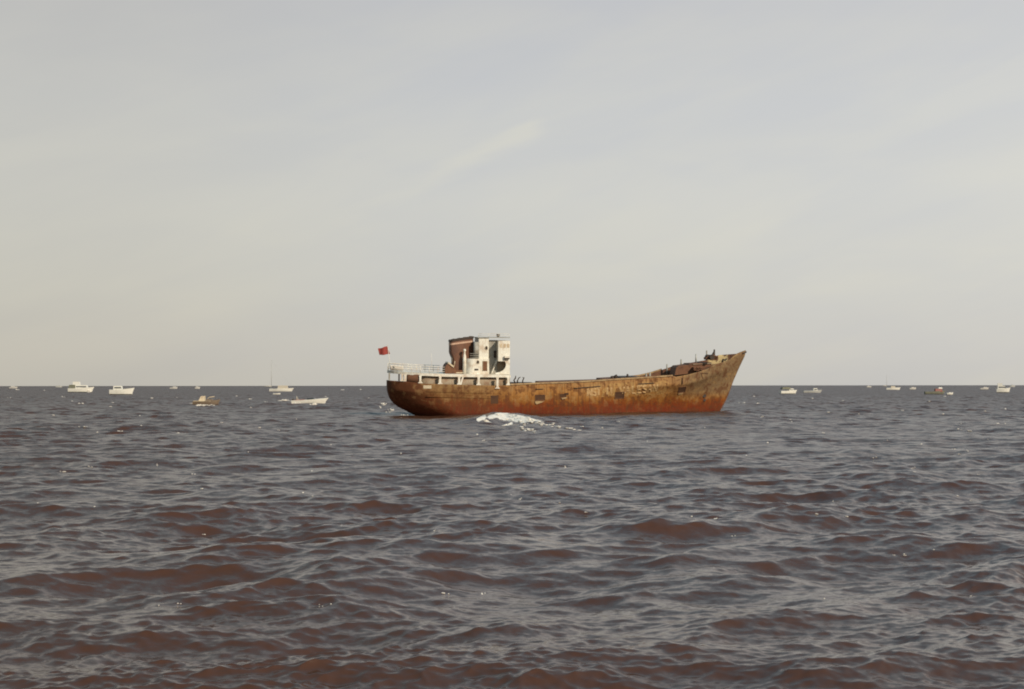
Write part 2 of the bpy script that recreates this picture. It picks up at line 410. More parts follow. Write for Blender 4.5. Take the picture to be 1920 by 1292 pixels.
def ship_swell(x, y):
    """long low swell that leaves the stern in a trough and lifts the bow"""
    e = np.exp(-((y - 190.0) / 28.0) ** 2)
    ramp_ = np.interp(x, [-40, -16, -11, -4, 4, 12, 22, 30, 50], [0, -0.22, -0.38, 0.02, -0.08, 0.0, 0.2, 0.25, 0])
    return e * ramp_

BREAK = [ground(px, py, 0.55) for px, py in ((878, 795), (900, 786), (930, 778), (962, 777), (1000, 785), (1040, 795), (1078, 805))]
def breaker(x, y):
    best = np.full(x.shape, 1e9); along = np.zeros(x.shape)
    for i in range(len(BREAK) - 1):
        a, c = BREAK[i], BREAK[i + 1]; dxx, dyy = c.x - a.x, c.y - a.y; L2 = dxx * dxx + dyy * dyy
        tt = np.clip(((x - a.x) * dxx + (y - a.y) * dyy) / L2, 0, 1)
        d = np.hypot(x - a.x - tt * dxx, (y - a.y - tt * dyy) * 0.75)
        near = d < best; best = np.where(near, d, best); along = np.where(near, (i + tt) / (len(BREAK) - 1), along)
    hgt = np.interp(along, [0, 0.15, 0.4, 0.6, 0.85, 1], [0.1, 0.5, 0.78, 0.62, 0.3, 0.05])
    return hgt * np.exp(-(best / 2.3) ** 2), along, best

def sea(x, y, r, dr):
    lam = 2.6 * dr
    lv = np.clip(np.interp(np.log(np.maximum(lam, 1e-3)), np.log([0.45, 0.8, 1.6, 3.2, 6.4, 13.0]), [0, 1, 2, 3, 4, 5]), 0, 5)
    lo = np.floor(lv).astype(int); hi = np.minimum(lo + 1, 5); f = (lv - lo)[:, None]
    q = np.zeros((len(x), 3))
    for l in range(6):
        msk = (lo == l) | (hi == l)
        if not msk.any(): continue
        sv = sample(TA[l], LA, x[msk], y[msk], ROT_A)
        wgt = np.where(lo[msk] == l, 1 - f[msk, 0], 0) + np.where((hi[msk] == l) & (hi[msk] != lo[msk]), f[msk, 0], 0) + np.where((hi[msk] == lo[msk]) & (lo[msk] == l), f[msk, 0], 0)
        q[msk] += sv * wgt[:, None]
    q *= SEA_RMS
    # gusts: patches of rougher and calmer water
    gust = 0.78 + 0.3 * (np.sin(x * 0.041 + 1.3 * np.sin(y * 0.023)) * np.sin(y * 0.037 + 0.8 * np.sin(x * 0.031 + 2.0)) + 0.6)
    q *= (gust * np.interp(r, [14, 18, 30], [0.70, 0.76, 1.0]))[:, None]
    fine = lam < 1.0
    if fine.any():
        lvb = np.clip(np.interp(np.log(np.maximum(lam[fine], 1e-3)), np.log([0.06, 0.12, 0.3, 0.7]), [0, 1, 2, 3]), 0, 3)
        lo = np.floor(lvb).astype(int); hi = np.minimum(lo + 1, 3); f = lvb - lo
        qq = np.zeros((fine.sum(), 3))
        for l in range(4):
            wgt = np.where(lo == l, 1 - f, 0.0) + np.where((hi == l), f, 0.0)
            msk = wgt > 0
            if msk.any(): qq[msk] += sample(TB[l], LB, x[fine][msk], y[fine][msk], ROT_B) * wgt[msk][:, None]
        fade = np.clip(1.0 - (lam[fine] - 0.7) / 0.3, 0, 1)
        gx, gy = x[fine], y[fine]
        puff = 0.95 + 0.65 * np.sin(gx * 0.21 + 1.7 * np.sin(gy * 0.09) + 0.6) * np.sin(gy * 0.13 + 1.4 * np.sin(gx * 0.11))
        q[fine] += qq * (TB_RMS * fade * puff)[:, None]
    return q

STROKES = [  # px, py, half height px, count
    ((897, 787), (908, 782), 4.2, 40), ((908, 788), (922, 794), 1.5, 18), ((918, 782), (934, 779), 4.6, 50), ((930, 778), (950, 777), 4.0, 50), ((940, 780), (990, 788), 8.5, 190), ((990, 788), (1026, 798), 7.0, 110),
    ((1015, 795), (1052, 802), 4.6, 80), ((1050, 800), (1082, 807), 2.3, 40), ((942, 799), (960, 794), 2.2, 46), ((976, 801), (1002, 809), 5.6, 90), ((980, 793), (985, 799), 2.0, 16), ((996, 808), (1006, 809), 1.2, 14), ((1070, 807), (1092, 808), 0.8, 14)]
def build_sea():
    rs = list(np.geomspace(0.6, 11.0, 24)[:-1]); r = 11.0; drs = list(np.diff(np.geomspace(0.6, 11.0, 24)))
    while r < 70000:
        rs.append(r)
        k = 0.0026 if r < 30 else 0.0024 if r < 260 else 0.0036 if r < 600 else 0.007 if r < 2000 else 0.05
        d = k * r; drs.append(d); r += d
    rs.append(r); drs.append(d)
    rs = np.array(rs); drs = np.array(drs)
    fine = np.arange(-0.47, 0.4701, 0.00098)
    coarse = np.linspace(0.47, 2 * np.pi - 0.47, 150)[1:-1]
    th = np.concatenate([fine, coarse]); nth = len(th); nr = len(rs)
    Rr, Th = np.meshgrid(rs, th, indexing='ij'); Dr = np.repeat(drs[:, None], nth, 1)
    Dr[:, len(fine):] = np.maximum(Dr[:, len(fine):], Rr[:, len(fine):] * 0.02)
    x = (Rr * np.sin(Th)).ravel(); y = (Rr * np.cos(Th)).ravel(); rr = Rr.ravel(); dr = Dr.ravel()
    q = sea(x, y, rr, dr)
    bk, al, bd = breaker(x, y)
    z = q[:, 0] + ship_swell(x, y) + bk
    co = np.stack([x + CHOP * q[:, 1], y + CHOP * q[:, 2], z], -1)
    # loose = share of the slope that this distance's mesh leaves out
    loose = np.clip((np.log(dr) - np.log(0.09)) / (np.log(2.4) - np.log(0.09)), 0, 1)
    foam = np.zeros(len(co)); near = (np.abs(x) < 30) & (y > 140) & (y < 230)
    ax_, ay_ = project(co[near]); best = np.zeros(near.sum())
    for a, c, hw, n in STROKES:
        ddx, ddy = c[0] - a[0], c[1] - a[1]; tt = np.clip(((ax_ - a[0]) * ddx + (ay_ - a[1]) * ddy) / (ddx * ddx + ddy * ddy), 0, 1)
        d = np.hypot(ax_ - a[0] - tt * ddx, ay_ - a[1] - tt * ddy)
        best = np.maximum(best, np.clip(1.5 - d / (hw * 0.95 + 0.55), 0, 1))
    foam[near] = best
    idx = np.arange(nr * nth).reshape(nr, nth)
    nxt = np.roll(idx, -1, axis=1)
    quads = np.stack([idx[:-1], nxt[:-1], nxt[1:], idx[1:]], -1).reshape(-1, 4)
    quads = quads[:, ::-1]
    me = bpy.data.meshes.new('water'); nv, nf = len(co), len(quads)
    me.vertices.add(nv); me.vertices.foreach_set('co', co.astype(np.float32).ravel())
    me.loops.add(nf * 4); me.loops.foreach_set('vertex_index', quads.astype(np.int32).ravel())
    me.polygons.add(nf); me.polygons.foreach_set('loop_start', np.arange(0, nf * 4, 4, dtype=np.int32))
    me.polygons.foreach_set('use_smooth', np.ones(nf, dtype=bool))
    for nm, val in (('loose', loose), ('foam', foam)):
        at = me.attributes.new(nm, 'FLOAT', 'POINT'); at.data.foreach_set('value', val.astype(np.float32))
    me.update(calc_edges=True); me.validate()
    me.materials.append(M_water)
    o = bpy.data.objects.new('water', me); C.objects.link(o); o['kind'] = 'structure'
    nf_ = len(fine)
    keep = (np.arange(nr * nth) % nth) < nf_
    front = co[keep & (rr > 14) & (rr < 2500)]
    return o, front
water, FRONT = build_sea()
FPXY = project(FRONT)

# ------------------------------------------------------------------ the hulk
YAW, HEEL = R(8.0), R(2.5)
MID = ground(1060, 776.5)             # where the near side meets the water amidships
ship = empty('cargo_ship', (0, 0, 0), (0, 0, 0))
tag(ship, 'rust streaked coaster with white bridge aft and high raked bow', 'ship')
fwd = Vector((math.cos(YAW), math.sin(YAW), 0)); port = Vector((-math.sin(YAW), math.cos(YAW), 0))
ship.rotation_euler = (Matrix.Rotation(YAW, 3, 'Z') @ Matrix.Rotation(HEEL, 3, 'X')).to_euler()
ship.location = Vector((MID.x, MID.y, 0)) + port * 4.2 - fwd * 25.0
SHIP_M = Matrix.LocRotScale(ship.location, ship.rotation_euler, None); SHIP_I = SHIP_M.inverted()
def SP(px, py, yl=-4.2):
    """photo pixel -> (x, z) in ship axes on the fore-and-aft plane y = yl"""
    o = SHIP_I @ Vector((0, 0, CAM_H)); d = SHIP_I.to_3x3() @ ray(px, py)
    k = (yl - o.y) / d.y; q = o + d * k
    return q.x, q.z
X0 = SP(725, 730, -1.0)[0]            # stern end
def fn_of(pts, yl, flip=False):
    a = sorted([SP(px, py, yl)[::(-1 if flip else 1)] for px, py in pts])
    xs_, ys_ = zip(*a)
    return lambda q: float(np.interp(q, xs_, ys_))
stern_x = fn_of([(725, 712), (725, 724), (726, 734), (730, 746), (737, 756), (748, 764), (762, 771), (776, 778), (795, 790), (830, 800)], -0.6, True)
bow_x = fn_of([(1399, 655), (1398, 661), (1396.5, 668), (1393, 675), (1384.5, 693), (1375, 715), (1367, 737), (1361, 752), (1351, 770), (1344, 782), (1330, 800)], 0.0, True)
sheer_s = fn_of([(700, 713), (725, 714), (762, 715), (790, 718.5), (870, 721), (930, 722.5), (955, 721.5), (1000, 719.5), (1050, 718), (1100, 715.5), (1150, 712), (1200, 709), (1262, 705), (1264, 706.5), (1290, 702),
                 (1318, 695), (1330, 690.5), (1338, 685), (1352, 681.5), (1366, 678.5), (1374, 675), (1381, 669), (1388, 664.5), (1398, 661), (1410, 658)], -3.0)
sheer_p = fn_of([(700, 713), (725, 714), (790, 719), (930, 723), (1000, 720.5), (1100, 716.5), (1200, 706), (1222, 701), (1250, 692), (1270, 685), (1290, 681.5), (1320, 676), (1335, 669), (1345, 666), (1370, 663.5), (1398, 661), (1410, 658)], 3.0)
def sheer(x, side): return (sheer_s if side < 0 else sheer_p)(x)
BEAM = 4.2; ZB = -1.6
def sstep(a, b_, q): q = min(1, max(0, (q - a) / (b_ - a))); return q * q * (3 - 2 * q)
def hb(tt, z, ztop):
    """half breadth at length fraction tt and height z"""
    f_deck = 1.0 if tt < 0.70 else max(0.0, 1 - ((tt - 0.70) / 0.30) ** 2.3) ** 0.85
    f_wl = 1.0 if tt < 0.56 else max(0.0, 1 - ((tt - 0.56) / 0.44) ** 1.35)
    if tt < 0.15:
        e = max(0.0, 1 - ((0.15 - tt) / 0.15) ** 2) ** 0.5
        f_deck *= e; f_wl *= max(0.0, 1 - ((0.15 - tt) / 0.15) ** 1.6) ** 0.8
    kn = max(2.6, ztop - 1.3)
    wv = min(1.0, max(0.0, (z + 0.2) / (kn + 0.2))) ** 2.6
    f = f_wl * (1 - wv) + f_deck * wv
    bil = 1.0 if z > -0.2 else math.sqrt(max(0.0, 1 - ((-0.2 - z) / 1.5) ** 2.5))
    return BEAM * f * bil
def hull_y(x, z, side=-1):
    a, c = stern_x(z), bow_x(z); tt = min(1, max(0, (x - a) / (c - a)))
    return side * hb(tt, z, sheer(x, side))

def build_hull():
    mb = MB(); nt_, ns_ = 190, 34
    ts = [0.5 - 0.5 * math.cos(math.pi * i / nt_) for i in range(nt_ + 1)]
    ts = [0.55 * q + 0.45 * i / nt_ for i, q in enumerate(ts)]
    for side in (-1, 1):
        rows = []
        for tt in ts:
            col = []
            for j in range(ns_ + 1):
                s_ = j / ns_; x = 50 * tt
                for _ in range(7):
                    zt = sheer(x, side); z = ZB + s_ * (zt - ZB); a, c = stern_x(z), bow_x(z); x = a + tt * (c - a)
                col.append((x, side * hb(tt, z, zt), z))
            rows.append(col)
        mb.tube_rings(rows, closed=False, cap=False)
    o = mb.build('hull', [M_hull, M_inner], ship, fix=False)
    bm = bmesh.new(); bm.from_mesh(o.data); bmesh.ops.remove_doubles(bm, verts=bm.verts, dist=2e-3)
    bmesh.ops.recalc_face_normals(bm, faces=bm.faces)
    bm.faces.ensure_lookup_table()
    f = min(bm.faces, key=lambda q: abs(q.calc_center_median().x - 25) + abs(q.calc_center_median().z - 2) + (0 if q.calc_center_median().y < 0 else 99))
    if f.normal.y > 0: bmesh.ops.reverse_faces(bm, faces=bm.faces)
    bm.to_mesh(o.data); bm.free()
    so = o.modifiers.new('plate', 'SOLIDIFY'); so.thickness = 0.09; so.offset = -1; so.material_offset = 1; so.material_offset_rim = 0
    return o
hull = build_hull()
SHIP_COLS = hull

def rail_strip(name, x0, x1, side, up, mat, w_=0.11, th=0.10, n=60):
    """flat capping that follows the sheer"""
    mb = MB(); rings = []
    for i in range(n + 1):
        x = x0 + (x1 - x0) * i / n; z = sheer(x, side) + up; y = hull_y(x, z - up - 0.02, side)
        o_ = side * w_
        rings.append([(x, y + o_, z - th), (x, y + o_, z + th), (x, y - o_ * 1.4, z + th), (x, y - o_ * 1.4, z - th)])
    mb.tube_rings(rings, smooth=False); return mb.build(name, mat, ship)
xa = SP(957, 720)[0]; xb = SP(1262, 705)[0]
rail_strip('bulwark_rail', xa, xb, -1, 0.10, M_foc)
rail_strip('bulwark_rail', xa, SP(1240, 700, 4)[0], 1, 0.08, M_foc)
rail_strip('rubbing_strake', SP(800, 735)[0], SP(920, 735)[0], -1, -1.05, M_hull, 0.07, 0.05, 30)
rail_strip('rubbing_strake', SP(800, 735)[0], SP(920, 735)[0], -1, -1.75, M_hull, 0.07, 0.05, 30)

def deck_mesh(name, x0, x1, zf, mat, n=50):
    mb = MB(); rows = []
    for i in range(n + 1):
        x = x0 + (x1 - x0) * i / n; z = zf(x); yl = hull_y(x, z, -1) + 0.1; yr = hull_y(x, z, 1) - 0.1
        if yl > yr: yl = yr = 0
        rows.append([(x, yl, z), (x, yl * 0.5, z + 0.05), (x, 0, z + 0.08), (x, yr * 0.5, z + 0.05), (x, yr, z)])
    mb.tube_rings(rows, closed=False, cap=False, smooth=False); return mb.build(name, mat, ship, fix=False)
deck_mesh('main_deck', 0.3, 42.0, lambda x: min(sheer(x, -1), sheer(x, 1)) - 1.0, M_deck)
xf = SP(1268, 700, 0)[0]
deck_mesh('forecastle_deck', xf, 49.3, lambda x: min(sheer(x, -1), sheer(x, 1)) - 0.35, M_deck)
zf0 = min(sheer(xf, -1), sheer(xf, 1))
MB().box(xf - 0.1, xf, -3.9, 3.9, zf0 - 1.2, zf0 - 0.3).build('forecastle_bulkhead', M_rust, ship)

# openings in the plating: a rim stood off the hull, a dark plate laid on for the unlit hole, and under some a bent pale flap
def opening(px0, px1, py0, py1, skew=0.0, rim=True):
    mb = MB(); quad = []
    pts = [(px0, py1), (px1, py1 - skew), (px1, py0 - skew), (px0, py0)]
    n = 6; grid = []
    for j in range(n + 1):
        row = []
        for i in range(n + 1):
            u_, v_ = i / n, j / n
            px = px0 + (px1 - px0) * u_; py = py1 + (py0 - py1) * v_ - skew * u_
            x, z = SP(px, py); row.append((x, hull_y(x, z) - 0.012, z))
        grid.append(row)
    MBo = MB().tube_rings(grid, closed=False, cap=False, smooth=False)
    o = MBo.build('hull_opening', M_hole, ship)
    so = o.modifiers.new('depth', 'SOLIDIFY'); so.thickness = 0.02; so.offset = 0
    if rim:
        edge = grid[0] + [r[-1] for r in grid[1:]] + grid[-1][::-1][1:] + [r[0] for r in grid[::-1][1:]]
        MB().tube([(p[0], p[1] - 0.02, p[2]) for p in edge], 0.045, 5, cap=False).build('opening_rim', M_rust, o)
    return o
def flap(poly):
    mb = MB(); top = [(SP(px, py)[0], SP(px, py)[1]) for px, py in poly]
    f_ = [(x, hull_y(x, z) - 0.03, z) for x, z in top]; n = len(f_)
    k = [(p[0], p[1] - 0.10, p[2]) for p in f_]
    mb.add(f_ + k, [list(range(n)), list(range(n, 2 * n))[::-1]] + [[i, i + n, (i + 1) % n + n, (i + 1) % n] for i in range(n)])
    return mb.build('bent_plate', M_foc, ship)
opening(1003.5, 1021.5, 741.5, 751, 1.0); flap([(1003, 752), (1018, 752), (1021, 750.5), (1017, 754.5), (1006, 758), (1003, 756)])
opening(1050, 1062, 739, 745, 0.8, False); opening(1058, 1066, 737, 741, 0.3, False); flap([(1052, 746), (1064, 744.5), (1060, 747.5), (1054, 749)])
opening(1154, 1171, 736, 748, 0.8); opening(1276, 1290, 727, 738, 1.2)
opening(920, 934, 742, 757, 0.5, False)
flap([(1276, 739), (1286, 737.5), (1285, 740.5), (1277, 741.5)])
def dark_line(px0, py0, px1, py1, name='seam_bar', m=None, r=0.07):
    pts = []
    for i in range(9):
        px, py = px0 + (px1 - px0) * i / 8, py0 + (py1 - py0) * i / 8; x, z = SP(px, py); pts.append((x, hull_y(x, z) - 0.03, z))
    return MB().tube(pts, r, 6).build(name, m or M_dark, ship)
dark_line(1076, 728.5, 1125, 724.5); dark_line(1197, 720.5, 1226, 718.5); dark_line(1004, 730, 1018, 729.6); dark_line(1128, 712.5, 1145, 711.5)
# hawse hole and anchor pocket near the bow
for px, py, r_ in ((1323, 743, 0.22), (1324, 751, 0.16)):
    x, z = SP(px, py, -2); y = hull_y(x, z)
    MB().tube([(x, y + 0.15, z), (x + 0.02, y - 0.06, z)], [r_, r_ * 1.25], 12).build('hawse_pipe', M_dark, ship)
x, z = SP(1322, 706, -3); y = hull_y(x, z)
MB().add([(x - 0.7, hull_y(x - 0.7, z + .5) - .03, z + .5), (x + .5, hull_y(x + .5, z + .45) - .03, z + .45), (x + .35, hull_y(x + .35, z - .4) - .03, z - .4), (x - .4, hull_y(x - .4, z - .3) - .03, z - .3)], [(0, 1, 2, 3)]).build('anchor_pocket', M_hole, ship)
# pale worn name board at the quarter
for x0, x1, y0, y1 in ((794, 809, 722.5, 728.5),):
    pts = [SP(x0, y1), SP(x1, y1), SP(x1, y0), SP(x0, y0)]
    MB().add([(x, hull_y(x, z) - 0.03, z) for x, z in pts], [(0, 1, 2, 3)]).build('name_board', M_cream, ship)

# ---- what is left of the painted lettering
GLY = {'N': [((0, 0), (0, 1)), ((0, 1), (1, 0)), ((1, 0), (1, 1))], 'S': [((1, .9), (.1, 1)), ((.1, 1), (0, .6)), ((0, .6), (1, .4)), ((1, .4), (.9, 0)), ((.9, 0), (0, .08))],
       'T': [((0, 1), (1, 1)), ((.5, 1), (.5, 0))], 'I': [((.5, 0), (.5, 1))], 'V': [((0, 1), (.5, 0)), ((.5, 0), (1, 1))], 'A': [((0, 0), (.5, 1)), ((.5, 1), (1, 0)), ((.25, .4), (.75, .4))],
       'L': [((0, 1), (0, 0)), ((0, 0), (1, 0))], 'E': [((0, 0), (0, 1)), ((0, 1), (1, 1)), ((0, .5), (.8, .5)), ((0, 0), (1, 0))]}
ROW = [('N', 1102, 1109), ('S', 1111, 1118), ('T', 1119, 1126), ('I', 1137, 1141), ('I', 1144, 1148), ('V', 1162, 1171), ('A', 1172, 1181), ('L', 1186, 1193), ('E', 1196, 1204), ('S', 1206, 1213), ('A', 1215, 1223), ('N', 1226, 1233)]
for ch, a, c in ROW:
    mb = MB(); base = 742.0 - (a - 1102) * 0.063; top = base - 13.0
    for si, ((u0, v0), (u1, v1)) in enumerate(GLY[ch]):
        P0 = SP(a + (c - a) * u0, base + (top - base) * v0); P1 = SP(a + (c - a) * u1, base + (top - base) * v1)
        d = Vector((P1[0] - P0[0], P1[1] - P0[1])); n = Vector((-d.y, d.x)).normalized() * 0.14
        k = 4
        rows = [[(P0[0] + d.x * i / k + n.x * q, hull_y(P0[0] + d.x * i / k, P0[1] + d.y * i / k) - 0.014 - 0.003 * si, P0[1] + d.y * i / k + n.y * q) for q in (-1, 1)] for i in range(k + 1)]
        mb.tube_rings(rows, closed=False, cap=False, smooth=False)
    mb.build('painted_letter', M_letter, ship, fix=False)

# ---- poop: recessed wall, boat deck slab, pillars, railings
x_a = SP(763, 710, -3.0)[0]; x_f = SP(955, 712, -3.0)[0]; z_top = SP(900, 706)[1]
wallz = min(sheer(x_a, -1), sheer(x_f, -1)) - 1.0
MB().plan(rrect(x_a + 1.5, x_f, -3.5, 3.5, 1.5, 8, 'ad'), wallz, z_top + 0.02, smooth=True).build('poop_house', M_tan, ship)
# plated-in part of the side just forward of the open stern
xs0, xs1 = SP(763, 710, -4)[0], SP(788, 710, -4)[0]
rows = []
for i in range(9):
    x = xs0 + (xs1 - xs0) * i / 8; z0 = sheer(x, -1) - 0.05; y = hull_y(x, z0 - 0.1, -1)
    rows.append([(x, y, z0), (x, y + 0.05, z0 + 0.6), (x, y + 0.12, SP(775, 702.5)[1])])
o = MB().tube_rings(rows, closed=False, cap=False).build('shell_plating', M_rust, ship)
so = o.modifiers.new('plate', 'SOLIDIFY'); so.thickness = 0.06
# boat deck slab: outline follows the stern
def slab_y(x): return min(3.95, -hull_y(max(x, 0.02), 4.4, -1) - 0.1)
xs_ = [SP(727, 697, -1)[0] + q for q in (0.0, 0.12, 0.35, 0.8, 1.4, 2.2, 3.2, 4.5, 6.0, 8.0, 10.0, 12.0, 14.0, 16.0)] + [SP(958, 704)[0]]
def slab_z(x): return float(np.interp(x, *zip(*[SP(727, 698.2), SP(790, 702.2), SP(840, 704.4), SP(958, 705.8)])))
rows = []
for x in xs_:
    yy = max(0.02, slab_y(x)); z = slab_z(x)
    rows.append([(x, -yy, z - 0.17), (x, -yy, z + 0.19), (x, 0, z + 0.24), (x, yy, z + 0.19), (x, yy, z - 0.17), (x, 0, z - 0.17)])
MB().tube_rings(rows, smooth=False).build('boat_deck', M_white, ship)
for px, kind in ((729.5, 'g'), (748, 'd'), (754.5, 'w'), (760, 'w'), (788, 'w'), (825, 'w'), (860.5, 'v'), (897, 'w'), (932, 'l'), (952.5, 'w')):
    x = SP(px, 710, -3.9)[0]; yy = -max(0.4, slab_y(x)) + 0.05
    x = SP(px, 710, yy)[0]
    z0 = sheer(x, -1) + 0.02; z1 = slab_z(x) - 0.15
    if kind == 'l': z0 -= 0.42
    hy = hull_y(x, sheer(x, -1) - 0.1, -1)
    yb = min(yy, hy + 0.06) if kind != 'l' else hy - 0.1
    wv_ = 0.14 if kind in 'wvl' else 0.10
    mb = MB()
    prof = [(0.34, z0), (0.30, z0 + 0.08), (wv_ + 0.02, z0 + 0.22), (wv_, z0 + 0.35), (wv_, z1 - 0.25), (wv_ + 0.06, z1)]
    if kind in 'dg': prof = [(wv_, z0), (wv_, z1)]
    mb.tube_rings([[(x - q, yb - 0.10, z), (x + q, yb - 0.10, z), (x + q, yb + 0.14, z), (x - q, yb + 0.14, z)] for q, z in prof], smooth=False)
    if kind == 'v': mb.prism([(x + 0.12, z0), (x + 0.3, z0), (x + 0.66, z1), (x + 0.42, z1)], yb - 0.06, yb + 0.1)
    mb.build('pillar', {'w': M_white, 'v': M_white, 'l': M_white, 'd': M_dark, 'g': M_grey}[kind], ship)
# guard rail round the boat deck aft
def railing(name, path, hgt, mat, bars=3, post=1.1, r=0.028):
    mb = MB(); pts = [Vector(p) for p in path]
    for k in range(1, bars + 1): mb.tube([p + Vector((0, 0, hgt * k / bars)) for p in pts], r, 5)
    acc = 0; mb.tube([pts[0], pts[0] + Vector((0, 0, hgt))], r * 1.2, 5)
    for a, c in zip(pts, pts[1:]):
        acc += (c - a).length
        if acc >= post: mb.tube([c, c + Vector((0, 0, hgt))], r * 1.2, 5); acc = 0
    return mb.build(name, mat, ship)
rx = list(np.linspace(xs_[0] + 0.1, SP(834, 700)[0], 26))
for sd in (-1, 1):
    railing('guard_rail', [(x, sd * max(0.05, slab_y(x) - 0.12), slab_z(x) + 0.2) for x in rx], 0.95, M_white, 3, 1.1, 0.034)
# canvas dodger laced to the after rail
rows = []
for x in np.linspace(SP(731.5, 690, -1.5)[0], SP(757, 690, -2.5)[0], 10):
    yy = -1.55; z = slab_z(x)
    rows.append([(x, yy - 0.03, z + 0.28), (x, yy - 0.05, z + 0.75 - 0.02 * math.sin(x * 7)), (x, yy - 0.03, z + 0.9)])
o = MB().tube_rings(rows, closed=False, cap=False).build('canvas_dodger', worn('pale canvas', (0.58, 0.52, 0.45), (0.45, 0.4, 0.34), 0.8, 1.5, 0.4), ship)
o.modifiers.new('thick', 'SOLIDIFY').thickness = 0.012
# flag staff (raked aft over the counter)
fx, fz = SP(733, 699, 0); tx_, tz_ = SP(726.5, 646, 0)
MB().tube([(fx, 0, fz), (tx_, 0, tz_)], [0.05, 0.03], 6).build('flagstaff', M_white, ship)

# ---- house, bridge, funnel
ZD = slab_z(SP(900, 704)[0]) + 0.22
def H(px, py, yl): return SP(px, py, yl)
# lower white house with rounded after corners
hx0, hz1 = H(872.5, 672.5, -2.7); hx1 = H(917, 690, -2.7)[0]
hx2 = H(954, 690, -2.7)[0]
lower = MB().plan(rrect(hx0, hx1, -2.7, 2.7, 1.2, 16, 'ad'), ZD - 0.05, hz1).build('deckhouse', M_white, ship)
# block above: the chart room up to the bridge roof
cx0 = H(897, 650, -2.3)[0]; czt = H(905, 633.5, -2.3)[1]
chart = MB().plan(rrect(cx0, hx1 - 0.02, -2.45, 2.45, 0.12, 3), hz1 + 0.002, czt).build('chart_room', M_white, ship)
# recessed middle of the bridge and its forward part with wings
rx1 = H(935, 650, -1.3)[0]
MB().box(hx1, rx1, -1.9, 1.9, ZD - 0.05, czt - 0.35).build('bridge_core', M_grey, ship)
wx0, wzt = H(934.5, 639, -3.6); wx1, wzb = H(956.5, 677.5, -3.6)
wing = MB().plan(rrect(wx0, wx1, -3.6, 3.6, 0.25, 5, 'bc'), wzb, wzt).build('wheelhouse', M_white, ship)
low = MB().box(wx0 + 0.1, wx1 - 0.35, -2.0, 2.0, ZD - 0.05, wzb).build('lower_bridge', M_tan, ship)
# screen under the wing with its curved cut-out
scr = [H(946.5, 677.5, -3.6), H(948.5, 681, -3.6), H(948.7, 685, -3.6), H(947, 690, -3.6), H(943, 694.5, -3.6), H(937, 697.5, -3.6), H(929, 699, -3.6)]
bot = ZD - 0.02
poly = [(x, z - 0.001) for x, z in scr] + [(scr[-1][0], bot), (wx1 - 0.03, bot), (wx1 - 0.03, wzb - 0.002)]
for y0 in (-3.59, 3.51): MB().prism(poly, y0, y0 + 0.08).build('wing_screen', M_white, ship)
MB().box(wx1 - 0.10, wx1 - 0.03, -3.5, 3.5, bot, wzb - 0.003).build('bridge_front', M_white, ship)
# roof slab, parapet rail and stump mast on top
MB().box(cx0 - 0.15, wx1 + 0.12, -2.6, 2.6, czt, czt + 0.09).build('bridge_roof', M_grey, ship)
railing('roof_rail', [(x, -2.4, czt + 0.09) for x in np.linspace(cx0, wx1, 7)], 0.5, M_white, 2, 0.8, 0.022)
mx, mz = H(934, 633, -1.5)
mast = MB().tube([(mx, -1.5, czt), (mx, -1.5, mz + 0.15)], [0.13, 0.1], 10).build('signal_mast', M_grey, ship)
MB().box(mx - 0.22, mx + 0.22, -1.72, -1.3, mz + 0.15, mz + 0.5, 0.05).build('lamp_box', M_dark, mast)
# window band round the wheelhouse, side lamp board, door, portholes, ladder
for k in range(3):
    x = wx0 + 0.2 + k * 0.5
    MB().box(x, x + 0.36, -3.625, -3.59, wzt - 0.95, wzt - 0.42).build('window', M_cream, wing)
sx_, sz_ = H(947, 671, -3.7)
sb = MB().box(sx_ - 0.1, sx_ + 0.62, -3.95, -3.63, sz_ - 0.16, sz_ - 0.02).build('side_lamp_board', M_dark, wing)
MB().box(sx_ - 0.1, sx_ + 0.62, -3.98, -3.63, sz_, sz_ + 0.26).build('lamp_screen', M_white, sb)
dx0, dz1 = H(905.5, 677.5, -2.73); dx1, dz0 = H(913, 695.5, -2.73)
dr_ = MB().box(dx0, dx1, -2.74, -2.69, dz0, dz1).build('door', M_rust, lower)
MB().tube([(dx0 - .03, -2.74, dz0), (dx0 - .03, -2.74, dz1 + .03), (dx1 + .03, -2.74, dz1 + .03), (dx1 + .03, -2.74, dz0)], 0.045, 5).build('door_frame', M_cream, dr_)
def porthole(px, py, yl, parent, r=0.17, sq=1.0):
    x, z = H(px, py, yl)
    g_ = MB().tube_rings([[(x + r * q * math.cos(a) , yl + yo, z + r * sq * q * math.sin(a)) for a in np.linspace(0, 2 * math.pi, 15)[:-1]] for q, yo in ((1, 0.04), (1, -0.03), (0.9, -0.035))], smooth=False).build('porthole', M_dark, parent)
    MB().tube([(x + r * 1.12 * math.cos(a), yl - 0.03, z + r * sq * 1.12 * math.sin(a)) for a in np.linspace(0, 2 * math.pi, 17)], 0.03, 5, cap=False).build('porthole_rim', M_cream, g_)
porthole(896, 679, -2.7, lower, 0.17, 1.35)
porthole(912, 652.5, -2.45, chart, 0.17, 1.5)
vx, vz = H(893.5, 693, -2.7)
MB().box(vx - 0.3, vx + 0.26, -2.75, -2.68, vz - 0.12, vz + 0.12, 0.03).build('vent_slot', M_dark, lower)
# dark window and its sill in the recessed core
qx0, qz1 = H(925.5, 657.5, -1.93); qx1, qz0 = H(932.5, 671, -1.93)
MB().box(qx0, qx1, -1.97, -1.88, qz0, qz1, 0.05).build('core_window', M_dark, ship)
